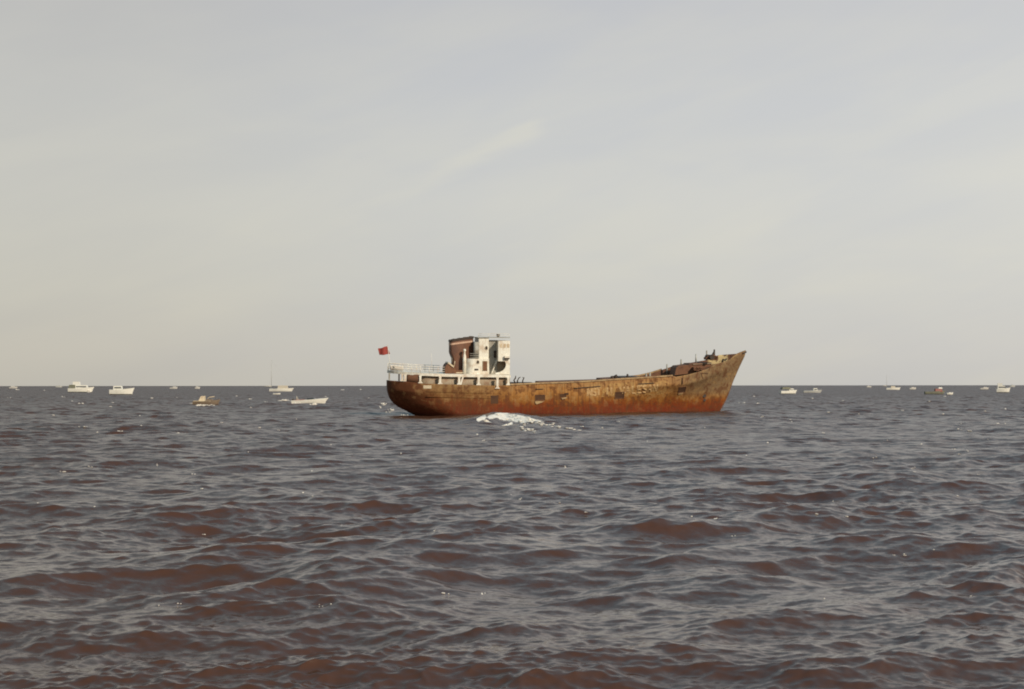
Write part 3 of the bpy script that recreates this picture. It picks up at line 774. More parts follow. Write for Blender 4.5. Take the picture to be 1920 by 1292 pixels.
# sloping ladder from the boat deck to the wing
l0 = H(922, 699, -2.2); l1 = H(931, 676, -2.2); mb = MB()
for yq in (-2.5, -1.95):
    mb.prism([(l0[0] - .07, l0[1]), (l0[0] + .07, l0[1]), (l1[0] + .07, l1[1]), (l1[0] - .07, l1[1])], yq, yq + 0.06)
for k in range(1, 8):
    q = k / 8; x = l0[0] + (l1[0] - l0[0]) * q; z = l0[1] + (l1[1] - l0[1]) * q; mb.box(x - .1, x + .1, -2.5, -1.95, z - .02, z + .02)
mb.build('ladder', M_white, ship)
# funnel with raked top, pale band, dark rim, lit fore casing
f0 = [H(844.5, 638, -1.3), H(887, 631.5, -1.3)]
fb0 = H(849.5, 679, -1.3)[0]; fb1 = H(887, 679, -1.3)[0]
def fun_ring(q, grow=0.0, top=None):
    """q = 0 deck .. 1 top"""
    a0 = Vector((fb0 if q < 0.55 else fb0 + (f0[0][0] - fb0) * min(1, (q - 0.2) / 0.35), 0))
    xl = np.interp(q, [0, 0.45, 0.62, 1], [fb0, fb0 - 0.05, f0[0][0], f0[0][0]]); xr = fb1
    zl = ZD + q * (f0[0][1] - ZD); zr = ZD + q * (f0[1][1] - ZD)
    return [(x, y, zl + (zr - zl) * (x - xl) / (xr - xl)) for x, y in rrect(xl - grow, xr + grow, -1.35 - grow, 1.35 + grow, 0.32 + grow, 5, 'ad')]
fun = MB().tube_rings([fun_ring(q) for q in np.linspace(0, 1, 12)], smooth=True).build('funnel', M_funnel, ship)
MB().tube_rings([fun_ring(0.855, 0.025), fun_ring(0.905, 0.025)], smooth=False).build('funnel_band', M_pink, fun)
MB().tube_rings([fun_ring(0.955, 0.06), fun_ring(1.0, 0.06), fun_ring(1.012, 0.03)], smooth=False).build('funnel_rim', M_dark, fun)
# ragged soot-eaten lip
lip = MB(); rr_ = fun_ring(1.012, 0.0)
for i in range(16):
    q = i / 15; x = f0[0][0] + (f0[1][0] - f0[0][0]) * q; z = f0[0][1] + (f0[1][1] - f0[0][1]) * q
    hh = 0.05 + 0.12 * abs(math.sin(i * 2.3)); lip.box(x - 0.11, x + 0.13, -1.3, -1.22, z - 0.1, z + hh)
lip.build('funnel_lip', M_dark, fun)
gx0, gz1 = H(887.2, 641, -1.2); gx1 = H(896.8, 641, -1.2)[0]
cas = MB().plan(rrect(gx0, gx1, -2.42, 1.6, 0.2, 4, 'ad'), hz1, gz1, smooth=True).build('uptake_casing', M_grey, ship)
for k in range(3):
    MB().box(gx0 - 0.6, gx1 - 0.02, -2.6, -2.44, hz1 + 0.12 + k * 0.28, hz1 + 0.17 + k * 0.28).build('casing_step', M_grey, cas)
# white ventilator on the after end of the house
vx, vz0 = H(871, 672.5, -2.0); vz1 = H(871, 654, -2.0)[1]; hh = vz1 - vz0
MB().lathe([(0.26, vz0 - 2.1), (0.26, vz0), (0.20, vz0 + 0.3 * hh), (0.12, vz0 + 0.55 * hh), (0.13, vz0 + 0.72 * hh), (0.2, vz0 + 0.8 * hh), (0.2, vz0 + 0.95 * hh), (0.06, vz1)], vx, -2.0).build('ventilator', M_white, ship)
# engine casing aft of the funnel and its half-round skylight with one lid ajar
ex0, ez1 = H(849, 694, -2.0); ex1 = hx0 + 0.5
cs = MB().box(ex0, ex1, -2.0, 2.0, ZD - 0.05, ez1).build('engine_casing', M_rust, ship)
MB().box(ex0 + 0.1, ex1 - 0.6, -2.06, -2.0, ez1 - 0.42, ez1 - 0.3).build('casing_ledge', M_cream, cs)
dcx, dcz = H(842.5, 692, -2.2); rad = H(850.5, 692, -2.2)[0] - dcx
half = [(dcx + rad * math.cos(a), dcz + rad * 1.35 * math.sin(a)) for a in np.linspace(math.pi, R(35), 12)]
half = [(dcx - rad, ZD - 0.05)] + half + [(dcx + rad + 0.35, dcz - 0.1), (dcx + rad + 0.35, ZD - 0.05)]
sk = MB().prism(half, -2.2, 1.8).build('engine_skylight', M_rust, ship)
e0 = H(839.5, 681, -2.25); e1 = H(850.5, 688, -2.25)
MB().prism([(e0[0], e0[1]), (e0[0] + .12, e0[1] + .14), (e1[0] + .1, e1[1] + .1), (e1[0], e1[1] - .1)], -2.32, 1.9).build('skylight_lid', M_cream, sk)
MB().tube([(e1[0] + .05, -2.3, e1[1]), (H(853, 677, -2.3)[0], -2.3, H(853, 677, -2.3)[1])], 0.05, 6).build('lid_stay', M_cream, sk)
# exhaust pipe down the back of the funnel
p0 = H(846.5, 655, -1.0); p1 = H(848, 680, -1.0)
MB().tube([(p0[0], -1.0, p0[1]), (p1[0], -1.0, p1[1])], 0.12, 8).build('exhaust_pipe', M_grey, ship)
# thin whip aerial by the stern rail
ax, az0 = H(810, 697, -2.0); az1 = H(808.5, 662, -2.0)[1]
MB().tube([(ax, -2.0, slab_z(ax) + .2), (ax - 0.1, -2.0, az1)], 0.022, 5).build('aerial', M_white, ship)

# ---- well deck and forecastle gear
def bent(pts, r, name='bent_stanchion', m=M_dark):
    q = [(SP(px, py, yl)[0], yl, SP(px, py, yl)[1]) for px, py, yl in pts]
    return MB().tube(q, r, 7).build(name, m, ship)
bent([(966, 724, -3.2), (965.5, 717, -3.2), (963.5, 713, -3.2), (966.5, 709, -3.2), (967, 704.5, -3.2)], [.13, .12, .09, .1, .05])
bent([(971, 723, -3.1), (970, 714, -3.1), (972.5, 709, -3.1), (976, 707, -3.1)], [.11, .1, .08, .05])
bent([(980, 722, -3.1), (980, 714, -3.1), (982.5, 708, -3.1), (979.5, 707.5, -3.1)], [.11, .09, .09, .05])
def zdk(x): return min(sheer(x, -1), sheer(x, 1)) - 1.0
def gear(px0, px1, py, yl0, yl1, name, m, slope=0.0):
    a, z1 = SP(px0, py, yl0); c = SP(px1, py, yl0)[0]
    return MB().prism([(a, zdk(a)), (c, zdk(c)), (c, z1 + slope), (a, z1)], yl0, yl1).build(name, m, ship)
gear(958, 1007, 719.2, -2.9, 2.9, 'hatch_coaming', M_dark, -0.03)
hc = gear(1015, 1132, 717.3, -2.8, 2.8, 'hatch_coaming', M_rust, 0.25)
gear(1132, 1164, 711.2, -2.8, 2.6, 'hatch_coaming', M_rust, 0.14)
gear(1164, 1201, 707.6, -2.9, 2.4, 'hatch_cover', M_dark, 0.05)
bent([(1146, 712, -2.5), (1147, 707, -2.5), (1150, 706, -2.5)], [.18, .2, .12], 'mooring_bitt'); bent([(1153, 711, -2.6), (1154, 706, -2.6), (1157, 704, -2.6)], [.22, .24, .18], 'mooring_bitt')
bent([(1176.5, 708, -2.4), (1176.5, 701.5, -2.4)], [.17, .13], 'mooring_bitt')
for px, py in ((1211.5, 700.5), (1218.5, 699)): bent([(px, 712, -3.2), (px, py, -3.2)], [.16, .14], 'mooring_bitt', M_grey)
for px, y0, y1, yl, m_ in ((1250.5, 700, 683, 3.0, M_grey), (1277, 690, 674, 2.6, M_grey), (1325, 676, 657.5, 1.5, M_grey), (1305, 680, 664, 2.0, M_alu)):
    bent([(px, y0, yl), (px, y1, yl)], [.13, .10], 'rail_post', m_)
bent([(1338, 672, -0.6), (1338, 663, -0.6), (1339, 661, -0.6), (1339.5, 655.5, -0.6)], [.26, .22, .15, .10], 'cowl_vent')
# deck clutter inside the broken forecastle bulwark
def heap(px0, px1, py0, py1, yl, name, m, seed):
    r_ = random.Random(seed); mb = MB()
    x0, z1 = SP(px0, py0, yl); x1, z0 = SP(px1, py1, yl)
    for k in range(9):
        cx = r_.uniform(x0, x1 - 0.3); w_ = r_.uniform(0.3, 0.9); hgt = r_.uniform(0.25, 0.55) * (z1 - z0 + 0.3)
        zq = z0 + r_.uniform(0, 0.5) * (z1 - z0)
        mb.box(cx, min(cx + w_, x1), yl - 0.3, yl + r_.uniform(0.2, 0.8), zq, zq + hgt, 0.04, Matrix.Translation((cx, yl, zq)) @ Matrix.Rotation(r_.uniform(-.3, .3), 4, 'Y') @ Matrix.Translation((-cx, -yl, -zq)))
    return mb.build(name, m, ship)
wl = heap(1322, 1345, 665.5, 676, -0.8, 'windlass', M_rust, 3)
wx, wz = SP(1333, 670, -1.2)
MB().tube([(wx, -1.9, wz), (wx, 0.9, wz)], 0.34, 12).build('windlass_drum', M_dark, wl)
fh = MB()
pts = [SP(px, py, -0.6) for px, py in ((1265, 704), (1268, 690), (1272, 686.5), (1291, 684.5), (1293, 682), (1334, 680), (1334, 694), (1300, 700))]
fh.prism(pts, -0.6, 2.6).build('forecastle_house', M_rust, ship)
pts = [SP(px, py, -0.9) for px, py in ((1300, 684.4), (1336, 682.4), (1336, 680.8), (1300, 682.9))]
MB().prism(pts, -0.75, 2.5).build('house_roof', M_tan, ship)
heap(1300, 1318, 690, 696, -1.2, 'cargo_winch', M_rust, 5)
x, z = SP(1357, 672, 0.8); bent([(1354, 680, 0.6), (1356, 674, 0.6), (1359, 676, 0.6), (1363, 673, 0.6)], [.16, .15, .14, .1], 'mooring_bitt', M_dark)
# stem cap
sx0, sz0 = SP(1390, 663.5, 0); sx1, sz1 = SP(1398.5, 660.5, 0)
MB().tube([(sx0, 0.5, sz0), (sx1, 0, sz1), (sx0, -0.5, sz0)], 0.13, 8).build('stem_cap', M_dark, ship)

# ---- flag: top-level, it hangs from the staff
flx, flz = SP(728.5, 655, 0)
nu, nv_ = 22, 14; rows = []
cor = [SP(708.5, 654, 0), SP(725.5, 648.8, 0), SP(731.5, 663.5, 0), SP(711.5, 666, 0)]       # fly top, hoist top, hoist foot, fly foot
for j in range(nv_ + 1):
    v_ = j / nv_; row = []
    for i in range(nu + 1):
        u_ = i / nu
        a = Vector(cor[0]).lerp(Vector(cor[1]), u_); c = Vector(cor[3]).lerp(Vector(cor[2]), u_); q = a.lerp(c, v_)
        wv_ = (1 - u_) ** 0.7
        row.append((q.x, 0.16 * wv_ * math.sin(u_ * 7.5 + v_ * 1.6), q.y + 0.05 * wv_ * math.sin(u_ * 9 + 1)))
    rows.append(row)
mb = MB(); mb.tube_rings([[tuple(SHIP_M @ Vector(p)) for p in r_] for r_ in rows], closed=False, cap=False)
base = SHIP_M @ Vector((cor[2][0], 0, cor[2][1]))
mb.v = [tuple(Vector(p) - base) for p in mb.v]
flag = mb.build('flag', M_flag); flag.location = base
flag.modifiers.new('thick', 'SOLIDIFY').thickness = 0.01
tag(flag, 'plain red flag blowing out over the stern of the rusty coaster', 'flag')

# ------------------------------------------------------------------ small craft
def small_hull(L, Bm, H_, stem=0.12, sheer_up=0.35, n=24, transom=0.8, M=None):
    """open-top hull along +x, bow at +x; returns MB"""
    mb = MB(); rows = []
    for i in range(n + 1):
        q = i / n; x = -L / 2 + L * q
        hbq = Bm / 2 * (transom + (1 - transom) * min(1, q / 0.35)) * (1 if q < 0.45 else max(0.01, 1 - ((q - 0.45) / 0.55) ** 2.2))
        zt = H_ * (1 + sheer_up * max(0, (q - 0.3) / 0.7) ** 1.6)
        rk = stem * L * (q ** 3)
        prof = [(-0.35, 0.0), (-0.3, 0.45), (0.0, 0.80), (0.35, 0.92), (0.75, 0.98), (1.0, 1.0)]
        r_ = [(x + rk * max(0, zz), -hbq * ff, zz * zt) for zz, ff in prof] + [(x + rk, -hbq * 0.5, zt + 0.03), (x + rk, 0, zt + 0.05), (x + rk, hbq * 0.5, zt + 0.03)] + [(x + rk * max(0, zz), hbq * ff, zz * zt) for zz, ff in prof[::-1]]
        rows.append(r_)
    mb.tube_rings(rows, smooth=False); return mb
def place(name, px, py, L_px, label, cat, flip=False, turn=0.0, group=None):
    """an Empty on the water where the photo shows the boat; returns (root, metres per photo pixel)"""
    g_ = ground(px, py); s_ = g_.y / FPX
    o = empty(name, (g_.x, g_.y, 0.0), (0, 0, (math.pi if flip else 0) + turn))
    tag(o, label, cat, group); return o, s_
def cabin(x0, x1, w_, z0, z1, rake=0.25):
    return MB().add([(x0, -w_, z0), (x1, -w_, z0), (x1, w_, z0), (x0, w_, z0), (x0 + .05, -w_ * .88, z1), (x1 - rake, -w_ * .88, z1), (x1 - rake, w_ * .88, z1), (x0 + .05, w_ * .88, z1)],
                    [(0, 3, 2, 1), (4, 5, 6, 7), (0, 1, 5, 4), (1, 2, 6, 5), (2, 3, 7, 6), (3, 0, 4, 7)])
def cruiser(name, px, py, L_px, h_px, cab, label, hull_m=None, cab_m=None, flip=False, fly=None, canopy=None, turn=0.0, glass=True, boot=True, group=None):
    """cab = (start, end, height px) along the boat, in fractions from stern to bow"""
    o, s_ = place(name, px, py, L_px, label, 'boat', flip, turn, group)
    L, hz = L_px * s_, h_px * s_; Bm = max(1.6, L * 0.3)
    if name == 'distant_boat': hull_m = hull_m or M_dull; cab_m = cab_m or M_dull  # far boats dulled in colour to paint in their faintness with distance
    h_ = small_hull(L * 0.93, Bm, hz).build('hull', hull_m or M_gloss, o)
    if boot:
        small_hull(L * 0.935, Bm * 1.01, hz * 0.14, 0.02, 0.0).build('boot_top', M_blue, o)
    x0, x1 = -L / 2 + cab[0] * L, -L / 2 + cab[1] * L; zc = hz + cab[2] * s_
    cb = cabin(x0, x1, Bm * 0.36, hz * 0.95, zc, 0.25 * (zc - hz) + .1).build('cabin', cab_m or M_gloss, o)
    if glass:
        cabin(x0 + 0.12 * (x1 - x0), x1 - 0.03 * L + 0.02, Bm * 0.365, hz + 0.35 * (zc - hz), hz + 0.75 * (zc - hz), 0.25 * (zc - hz)).build('window', M_glass, cb)
    if fly:
        cabin(-L / 2 + fly[0] * L, -L / 2 + fly[1] * L, Bm * 0.3, zc, zc + fly[2] * s_, 0.3).build('flybridge', M_gloss, o)
    if canopy:
        a, c, z0, z1, m_ = canopy
        a, c = -L / 2 + a * L, -L / 2 + c * L
        MB().prism([(a, z0 * s_), (c, z0 * s_), (c - .1, z1 * s_), ((a + c) / 2, z1 * s_ + .15), (a + .3, z1 * s_ - .1)], -Bm * 0.36, Bm * 0.36).build('canopy', m_, o)
    MB().tube([(L * 0.1, -Bm * 0.40, hz * 1.1), (L * 0.3, -Bm * 0.33, hz * 1.2 + 0.4), (L * 0.47, 0, hz * 1.35 + .5), (L * 0.3, Bm * 0.33, hz * 1.2 + 0.4), (L * 0.1, Bm * 0.40, hz * 1.1)], 0.03, 5).build('bow_rail', M_alu, o)
    return o, s_
def yacht(name, px, py, L_px, h_px, mast_px, mast_f, label, flip=False, house=None):
    o, s_ = place(name, px, py, L_px, label, 'yacht', flip)
    L, hz = L_px * s_, h_px * s_; Bm = L * 0.26
    small_hull(L * 0.9, Bm, hz, 0.1, 0.25, transom=0.5).build('hull', M_gloss, o)
    cabin(-L * 0.12, L * 0.18, Bm * 0.3, hz * 0.97, hz + 0.5 + 0.02 * L, 0.4).build('coachroof', M_gloss, o)
    mx_ = -L / 2 + mast_f * L
    ms = MB().tube([(mx_, 0, hz * 0.9), (mx_, 0, mast_px * s_)], [0.010 * L, 0.007 * L], 8).build('mast', M_alu, o)
    MB().tube([(mx_, 0.0, hz + 1.6), (mx_ - L * 0.34, 0.0, hz + 1.5)], 0.09, 6).build('boom', M_alu, ms)
    MB().tube([(mx_ - .1, 0.0, hz + 1.85), (mx_ - L * 0.15, 0.05, hz + 1.95), (mx_ - L * 0.33, 0, hz + 1.72)], [0.16, 0.24, 0.12], 8).build('furled_sail', M_cloth, ms)
    for e in (-L * 0.45, L * 0.5): MB().tube([(mx_, 0, mast_px * s_), (e, 0, hz * 1.05)], 0.015, 4).build('stay', M_alu, ms)
    if house:
        a, c, z1 = house; cabin(-L / 2 + a * L, -L / 2 + c * L, Bm * 0.34, hz, z1 * s_, 0.3).build('deckhouse', M_cloth, o)
    return o, s_

# a person for the open boats, seated or standing, one skinned surface
def person(name, loc, rot, label, stand=False, scale=1.0):
    P = [(0, 0, 0.0 if not stand else 0.9), (0, 0, 0.30 if not stand else 1.2), (0, 0, 0.52 if not stand else 1.45), (0, 0, 0.62 if not stand else 1.56), (0.02, 0, 0.76 if not stand else 1.7)]
    rad = [0.15, 0.14, 0.16, 0.055, 0.10]; E = [(0, 1), (1, 2), (2, 3), (3, 4)]
    top = P[2][2]; hip = P[0][2]
    for sd in (-1, 1):
        k = len(P); P += [(0.02, sd * 0.2, top - 0.03), (0.12, sd * 0.26, top - 0.28), (0.36, sd * 0.2, top - 0.3)]; rad += [0.06, 0.05, 0.04]; E += [(2, k), (k, k + 1), (k + 1, k + 2)]
        k = len(P)
        if stand: P += [(0, sd * 0.1, hip - 0.05), (0.03, sd * 0.12, hip - 0.45), (0, sd * 0.12, 0.04), (0.16, sd * 0.13, 0.03)]
        else: P += [(0.05, sd * 0.1, hip - 0.02), (0.42, sd * 0.13, hip + 0.02), (0.45, sd * 0.13, hip - 0.4), (0.6, sd * 0.13, hip - 0.42)]
        rad += [0.09, 0.065, 0.045, 0.04]; E += [(0, k), (k, k + 1), (k + 1, k + 2), (k + 2, k + 3)]
    me = bpy.data.meshes.new(name); me.from_pydata(P, E, []); me.materials.append(M_cloth)
    o = bpy.data.objects.new(name, me); C.objects.link(o)
    sk = o.modifiers.new('skin', 'SKIN'); o.modifiers.new('sub', 'SUBSURF').levels = 1
    for i, q in enumerate(me.skin_vertices[0].data): q.radius = (rad[i], rad[i])
    me.skin_vertices[0].data[0].use_root = True
    o.location = loc; o.rotation_euler = rot; o.scale = (scale,) * 3
    tag(o, label, 'person'); return o

# left group
cruiser('motor_yacht', 150, 735, 46, 7.5, (0.30, 0.82, 6), 'largest white motor yacht with stepped bridge on the left horizon', fly=(0.22, 0.5, 6.5), canopy=(0.06, 0.34, 7, 14, M_olive), hull_m=M_gloss)
cruiser('cabin_cruiser', 226.5, 739.5, 44, 9.5, (0.2, 0.58, 7), 'high sided white cabin cruiser with dark waterline near the left edge', glass=True)
o, s_ = place('fishing_boat', 385, 759, 52, 'small greyish brown open fishing boat with pale shelter, left of the coaster', 'boat', False)
L = 50 * s_; Bm = 2.1
small_hull(L * .93, Bm, 0.75, 0.1, 0.55, transom=0.7).build('hull', M_brown, o)
MB().plan([(-L * .42, -.8), (L * .2, -.9), (L * .42, -.3), (L * .42, .3), (L * .2, .9), (-L * .42, .8)], 0.78, 0.9).build('gunwale', M_cream, o)
MB().add([(-1.35, -.62, .85), (-.05, -.62, .85), (-.05, .62, .85), (-1.35, .62, .85), (-.85, -.5, 1.85), (-.1, -.5, 1.9), (-.1, .5, 1.9), (-.85, .5, 1.85)], [(0, 3, 2, 1), (4, 5, 6, 7), (0, 1, 5, 4), (1, 2, 6, 5), (2, 3, 7, 6), (3, 0, 4, 7)]).build('shelter', M_cream, o)
MB().tube([(0.5, -.3, .9), (0.6, -.3, 1.5), (1.0, -.2, 1.65), (1.9, 0, 1.75)], .09, 6).build('net_roller', M_cream, o)
MB().box(0.3, 1.5, -.75, .75, .85, 1.25, .08).build('fish_locker', M_brown, o)
yacht('sailing_yacht', 526, 733.5, 46, 5.0, 59, 0.13, 'tall masted sailing yacht with sails down, left of the coaster', house=(0.4, 0.8, 11))
o, s_ = place('tender', 518.5, 739.2, 14, 'tiny white tender floating just in front of the tall masted yacht', 'boat')
small_hull(13 * s_, 1.4, 0.5, 0.1, 0.3).build('hull', M_gloss, o); MB().box(-.2, .1, -.6, .6, .5, .58).build('thwart', M_brown, o)
# speedboat running to the right, bow lifted
o, s_ = place('speedboat', 578, 756.5, 66, 'long low white speedboat speeding towards the stern of the coaster', 'boat')
o.rotation_euler = (0, R(-2.5), 0)
L = 66 * s_
small_hull(L * .93, 2.2, 0.85, 0.12, 0.25, transom=.9).build('hull', M_gloss, o)
cabin(-L * .02, L * .22, .7, .9, 1.25, .5).build('windscreen', M_glass, o)
MB().box(-L * .46, -L * .40, -.25, .25, .2, 1.25, .08).build('outboard_motor', M_dark, o)
MB().box(-L * .36, -L * .1, -.85, .85, .86, .98, .03).build('cockpit_coaming', M_red, o)
g_ = ground(556, 756.5)
person('person', (g_.x, g_.y, 0.98), (0, 0, 0), 'person sitting at the helm of the long white speedboat')
# horizon boats, left to right
cruiser('distant_boat', 24.5, 727.6, 15, 2.6, (0.25, 0.7, 2.0), 'hazy pale boat on the horizon at the far left edge', glass=False, boot=False, group='small boats along the horizon')
cruiser('distant_boat', 110, 725.6, 12, 2.0, (0.2, 0.8, 1.8), 'faint white sliver of a boat just left of the big motor yacht', hull_m=M_alu, cab_m=M_alu, glass=False, boot=False, group='small boats along the horizon')  # greyer colour paints in its faintness far off
cruiser('distant_boat', 325, 729, 14, 3.0, (0.45, 0.9, 2.0), 'tiny white boat on the horizon right of the high sided cruiser', glass=False, group='small boats along the horizon')
cruiser('distant_boat', 370, 729, 9, 3.2, (0.2, 0.75, 2.0), 'tiny square white boat on the horizon above the brown fishing boat', glass=False, group='small boats along the horizon')
# right group
cruiser('cabin_cruiser', 1477, 739, 34, 5.5, (0.55, 0.85, 4.5), 'bright white cruiser with olive awning, nearest the bow of the coaster', canopy=(0.1, 0.62, 8.5, 12.5, M_olive), turn=R(18))
cruiser('cabin_cruiser', 1522, 737, 34, 4.0, (0.58, 0.82, 4.5), 'low grey sterned cruiser with small white wheelhouse right of the bow', hull_m=M_alu, boot=False)
cruiser('distant_boat', 1629, 727, 9, 1.8, (0.2, 0.7, 1.5), 'speck of a boat on the horizon left of the right hand yacht', glass=False, boot=False, group='small boats along the horizon')
yacht('sailing_yacht', 1674, 731.5, 27, 3.6, 29, 0.08, 'small sailing yacht with bare mast on the right horizon', house=(0.35, 0.65, 7))
cruiser('distant_boat', 1711, 731.5, 12, 3.6, (0.3, 0.75, 1.5), 'little white boat just right of the small sailing yacht', glass=False, group='small boats along the horizon')
cruiser('open_launch', 1751, 740, 37, 5.0, (0.55, 0.92, 5.5), 'long low olive launch with reddish cabin on the right', hull_m=M_olive, cab_m=M_red, fly=(0.72, 0.92, 2.5), glass=False)
cruiser('dinghy', 1780.5, 741, 12, 3.4, (0.35, 0.65, 1.2), 'white dinghy just right of the reddish cabined launch', glass=False)
cruiser('distant_boat', 1845, 731.5, 16, 3.2, (0.4, 0.85, 1.8), 'low white boat on the horizon left of the stepped white cruiser', glass=False, group='small boats along the horizon')
cruiser('motor_yacht', 1880, 737, 24, 7.0, (0.12, 0.72, 6), 'tall stepped white cruiser near the right edge', fly=(0.12, 0.5, 4.5), turn=R(-12))
cruiser('distant_boat', 1898, 726.6, 10, 2.5, (0.3, 0.7, 2.0), 'grey boat on the horizon partly behind the stepped white cruiser', hull_m=M_alu, cab_m=M_alu, glass=False, boot=False, group='small boats along the horizon')

# ------------------------------------------------------------------ foam: flecks on crests, the breaking wave, wash
ICO = bmesh.new(); bmesh.ops.create_icosphere(ICO, subdivisions=2, radius=1.0)
ICO.verts.index_update()
IV = [p.co.copy() for p in ICO.verts]; IF = [[p.index for p in f.verts] for f in ICO.faces]; ICO.free()
def lump(mb, p, sx, sy, sz, r_):
    ph = [r_.uniform(0, 6.28) for _ in range(6)]
    vs = []
    for q in IV:
        k = 1 + 0.28 * math.sin(q.x * 3 + ph[0]) * math.sin(q.y * 4 + ph[1]) + 0.22 * math.sin(q.z * 5 + ph[2] + q.x * 6)
        vs.append((p[0] + q.x * sx * k, p[1] + q.y * sy * k, p[2] + q.z * sz * k))
    mb.add(vs, IF, True)
def sea_at(px, py, win=4.0, crest=True):
    m_ = (np.abs(FPXY[0] - px) < win) & (np.abs(FPXY[1] - py) < win)
    if not m_.any(): return ground(px, py)
    c_ = FRONT[m_]
    if crest: return Vector(c_[np.argmax(c_[:, 2])])
    d = np.hypot(FPXY[0][m_] - px, FPXY[1][m_] - py); return Vector(c_[np.argmin(d)])
def foam_flecks():
    r_ = random.Random(4); mb = MB()
    spots = [(150, 757, 9), (120, 746, 4), (15, 744, 6), (82, 730, 6), (31, 731, 7), (283, 746, 5), (468, 750, 10), (500, 751, 5), (640, 733, 6), (676, 731, 4), (55, 876, 8), (115, 883, 12), (165, 875, 12), (160, 801, 16), (228, 806, 9),
             (585, 882, 4), (70, 943, 5), (362, 887, 6), (296, 1135, 5), (335, 1130, 8), (600, 1135, 9), (618, 1131, 7), (835, 1112, 12), (905, 1113, 9), (1060, 877, 9), (1057, 874, 6), (585, 930, 4), (752, 850, 7),
             (1695, 1041, 7), (1675, 1041, 5), (1748, 1032, 4), (1375, 1005, 8), (1714, 885, 8), (1795, 930, 4), (1790, 842, 10), (1802, 848, 7), (1812, 846, 6), (1725, 800, 8), (1798, 806, 12), (1815, 809, 10), (1870, 790, 8), (1578, 751, 4), (1743, 755, 5), (1412, 742, 4), (1390, 758, 12), (1420, 756, 6), (1522, 746, 3),
             (1130, 801, 8), (1215, 828, 5), (1095, 796, 10), (880, 773, 4), (893, 814, 4), (1320, 802, 8), (1560, 940, 5), (1820, 940, 5), (1296, 968, 6), (1340, 972, 9), (1545, 1122, 4), (1822, 1118, 3), (1880, 875, 8),
             (610, 742, 6), (690, 744, 5), (1020, 822, 8), (1160, 790, 7)]
    spots += [(1480, 792, 8), (1545, 812, 9), (1610, 778, 6), (1660, 826, 8), (1690, 770, 6), (1765, 781, 8), (1850, 824, 10), (1885, 768, 5), (1640, 858, 7), (1440, 830, 6), (260, 780, 7), (330, 812, 8), (420, 790, 6), (520, 806, 7), (95, 782, 7), (620, 830, 6)]
    for k in range(46):
        py = 742 + 260 * r_.random() ** 1.8
        spots.append((r_.uniform(10, 1910), py, r_.uniform(3, 7)))
    for px, py, wpx in spots:
        p = sea_at(px, py, 5 if py > 780 else 2.2); s_ = p.y / FPX
        n = max(2, int(wpx / 2.2))
        for k in range(n):
            q = (r_.random() - 0.5); w_ = s_ * r_.uniform(0.7, 1.7)
            qq = sea_at(px + q * wpx, py + r_.uniform(-1, 1), 2.0 if py > 780 else 1.2, False) if py > 760 else p + Vector((q * wpx * s_, 0, 0))
            if (qq - p).length > 6: qq = p + Vector((q * wpx * s_, 0, 0))
            lump(mb, (qq.x, qq.y, qq.z + 0.1 * s_), w_ * 1.3, w_ * 1.2, w_ * 0.45, r_)
    return mb
fo = foam_flecks().build('foam_flecks', M_foam, fix=False); tag(fo, kind='stuff', label='white foam flecks scattered over the wave crests', cat='foam')

def breaker_foam():
    r_ = random.Random(9); mb = MB()
    for a, c, hw, n in STROKES:
        for k in range(int(n * 0.4)):
            q = r_.random(); px = a[0] + (c[0] - a[0]) * q + r_.uniform(-1.5, 1.5); py = a[1] + (c[1] - a[1]) * q + max(-1, min(1, r_.gauss(0, 0.4))) * hw * 0.8
            p = sea_at(px, py, 2.5, False); s_ = p.y / FPX; w_ = s_ * r_.uniform(0.8, 2.4)
            lump(mb, (p.x, p.y, p.z + r_.uniform(-0.02, 0.06)), w_ * 1.6, w_ * 1.6, w_ * 0.36, r_)
    return mb
o = breaker_foam().build('breaking_wave', M_foam, fix=False); tag(o, 'white breaking wave rolling past the side of the rusty coaster', 'wave', kind='stuff')

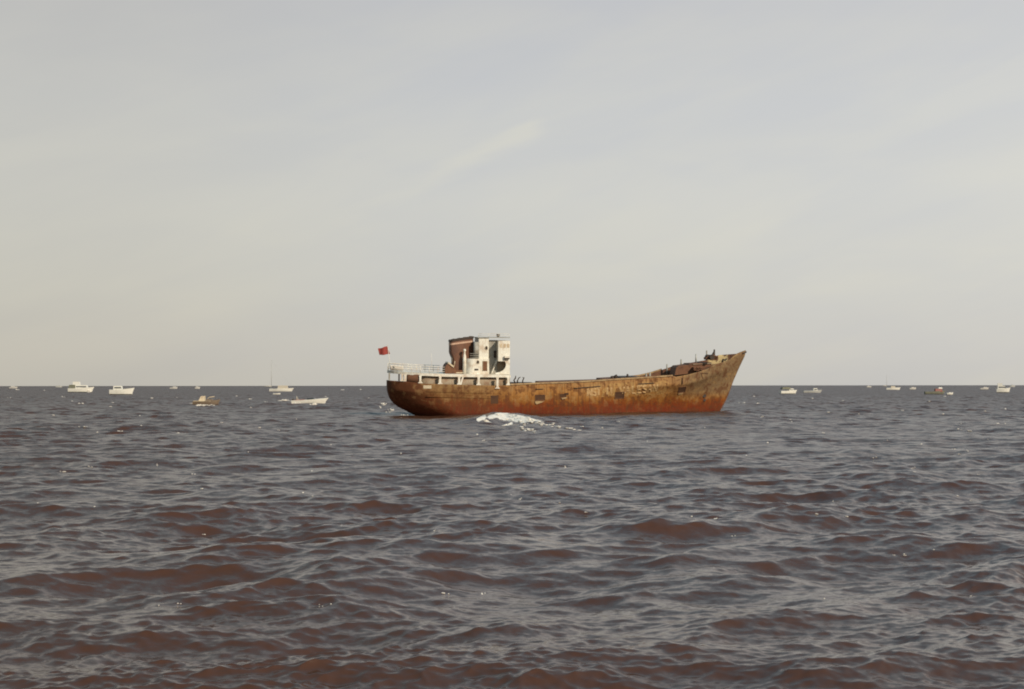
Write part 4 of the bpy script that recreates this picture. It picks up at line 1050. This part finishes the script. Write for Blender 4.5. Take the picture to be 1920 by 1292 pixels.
def splash():
    r_ = random.Random(5); mb = MB()
    for cx, cy, wx, wy, n in ((719, 753, 4, 2.2, 30), (714, 759, 1.8, 1.6, 10), (735, 764, 5, 2, 16), (731, 768, 5, 1.2, 8), (757, 774, 6, 1.5, 10)):
        for k in range(n):
            px = cx + r_.gauss(0, 0.5) * wx; py = cy + r_.gauss(0, 0.5) * wy
            g_ = ground(px, 779.0); s_ = g_.y / FPX; g_.z = max(0.05, (780 - py) * s_ - 0.4); w_ = s_ * r_.uniform(0.5, 1.3)
            lump(mb, (g_.x, g_.y + r_.uniform(-1, 1), g_.z), w_, w_, w_ * 0.8, r_)
    return mb
o = splash().build('stern_splash', M_foam, fix=False); tag(o, 'burst of white spray thrown up under the stern of the rusty coaster', 'spray', kind='stuff')
def wake(name, label, pts):
    r_ = random.Random(len(label)); mb = MB()
    for px, py, wpx, hpx, n in pts:
        for k in range(n):
            g_ = ground(px + r_.uniform(-.5, .5) * wpx, py); s_ = g_.y / FPX; w_ = s_ * r_.uniform(0.6, 1.5)
            lump(mb, (g_.x, g_.y - 1.0, abs(r_.gauss(0, .4)) * hpx * s_), w_ * 1.5, w_, w_ * 0.6, r_)
    o = mb.build(name, M_foam, fix=False); tag(o, label, 'wake', kind='stuff')
wake('boat_wake', 'white wake streaming behind the long white speedboat', ((533, 752, 20, 3.5, 34), (588, 759, 12, 4, 24), (556, 757, 16, 3, 22)))
wake('boat_wake', 'white wash along the side of the small brown fishing boat', ((379, 760.5, 18, 3, 30), (362, 757.5, 8, 4, 12), (394, 760, 20, 1.5, 10)))
wake('boat_wake', 'white wash at the waterline of the largest motor yacht', ((131, 735, 7, 3, 12), (152, 734.5, 16, 2, 14), (169, 735, 6, 3.5, 12)))

# ------------------------------------------------------------------ sea air: a thin even haze round everything
m = bpy.data.materials.new('haze'); m.use_nodes = True; t = NT(m.node_tree)
t.n.remove(t.n['Principled BSDF'])
pv = t.new('ShaderNodeVolumePrincipled'); pv.inputs['Density'].default_value = HAZE; pv.inputs['Color'].default_value = (0.93, 0.93, 0.92, 1); pv.inputs['Anisotropy'].default_value = 0.2
t.l.new(pv.outputs[0], t.n['Material Output'].inputs['Volume'])
if HAZE > 0:
    o = MB().box(-72000, 72000, -72000, 72000, -3, 30).build('haze', m); o['kind'] = 'stuff'
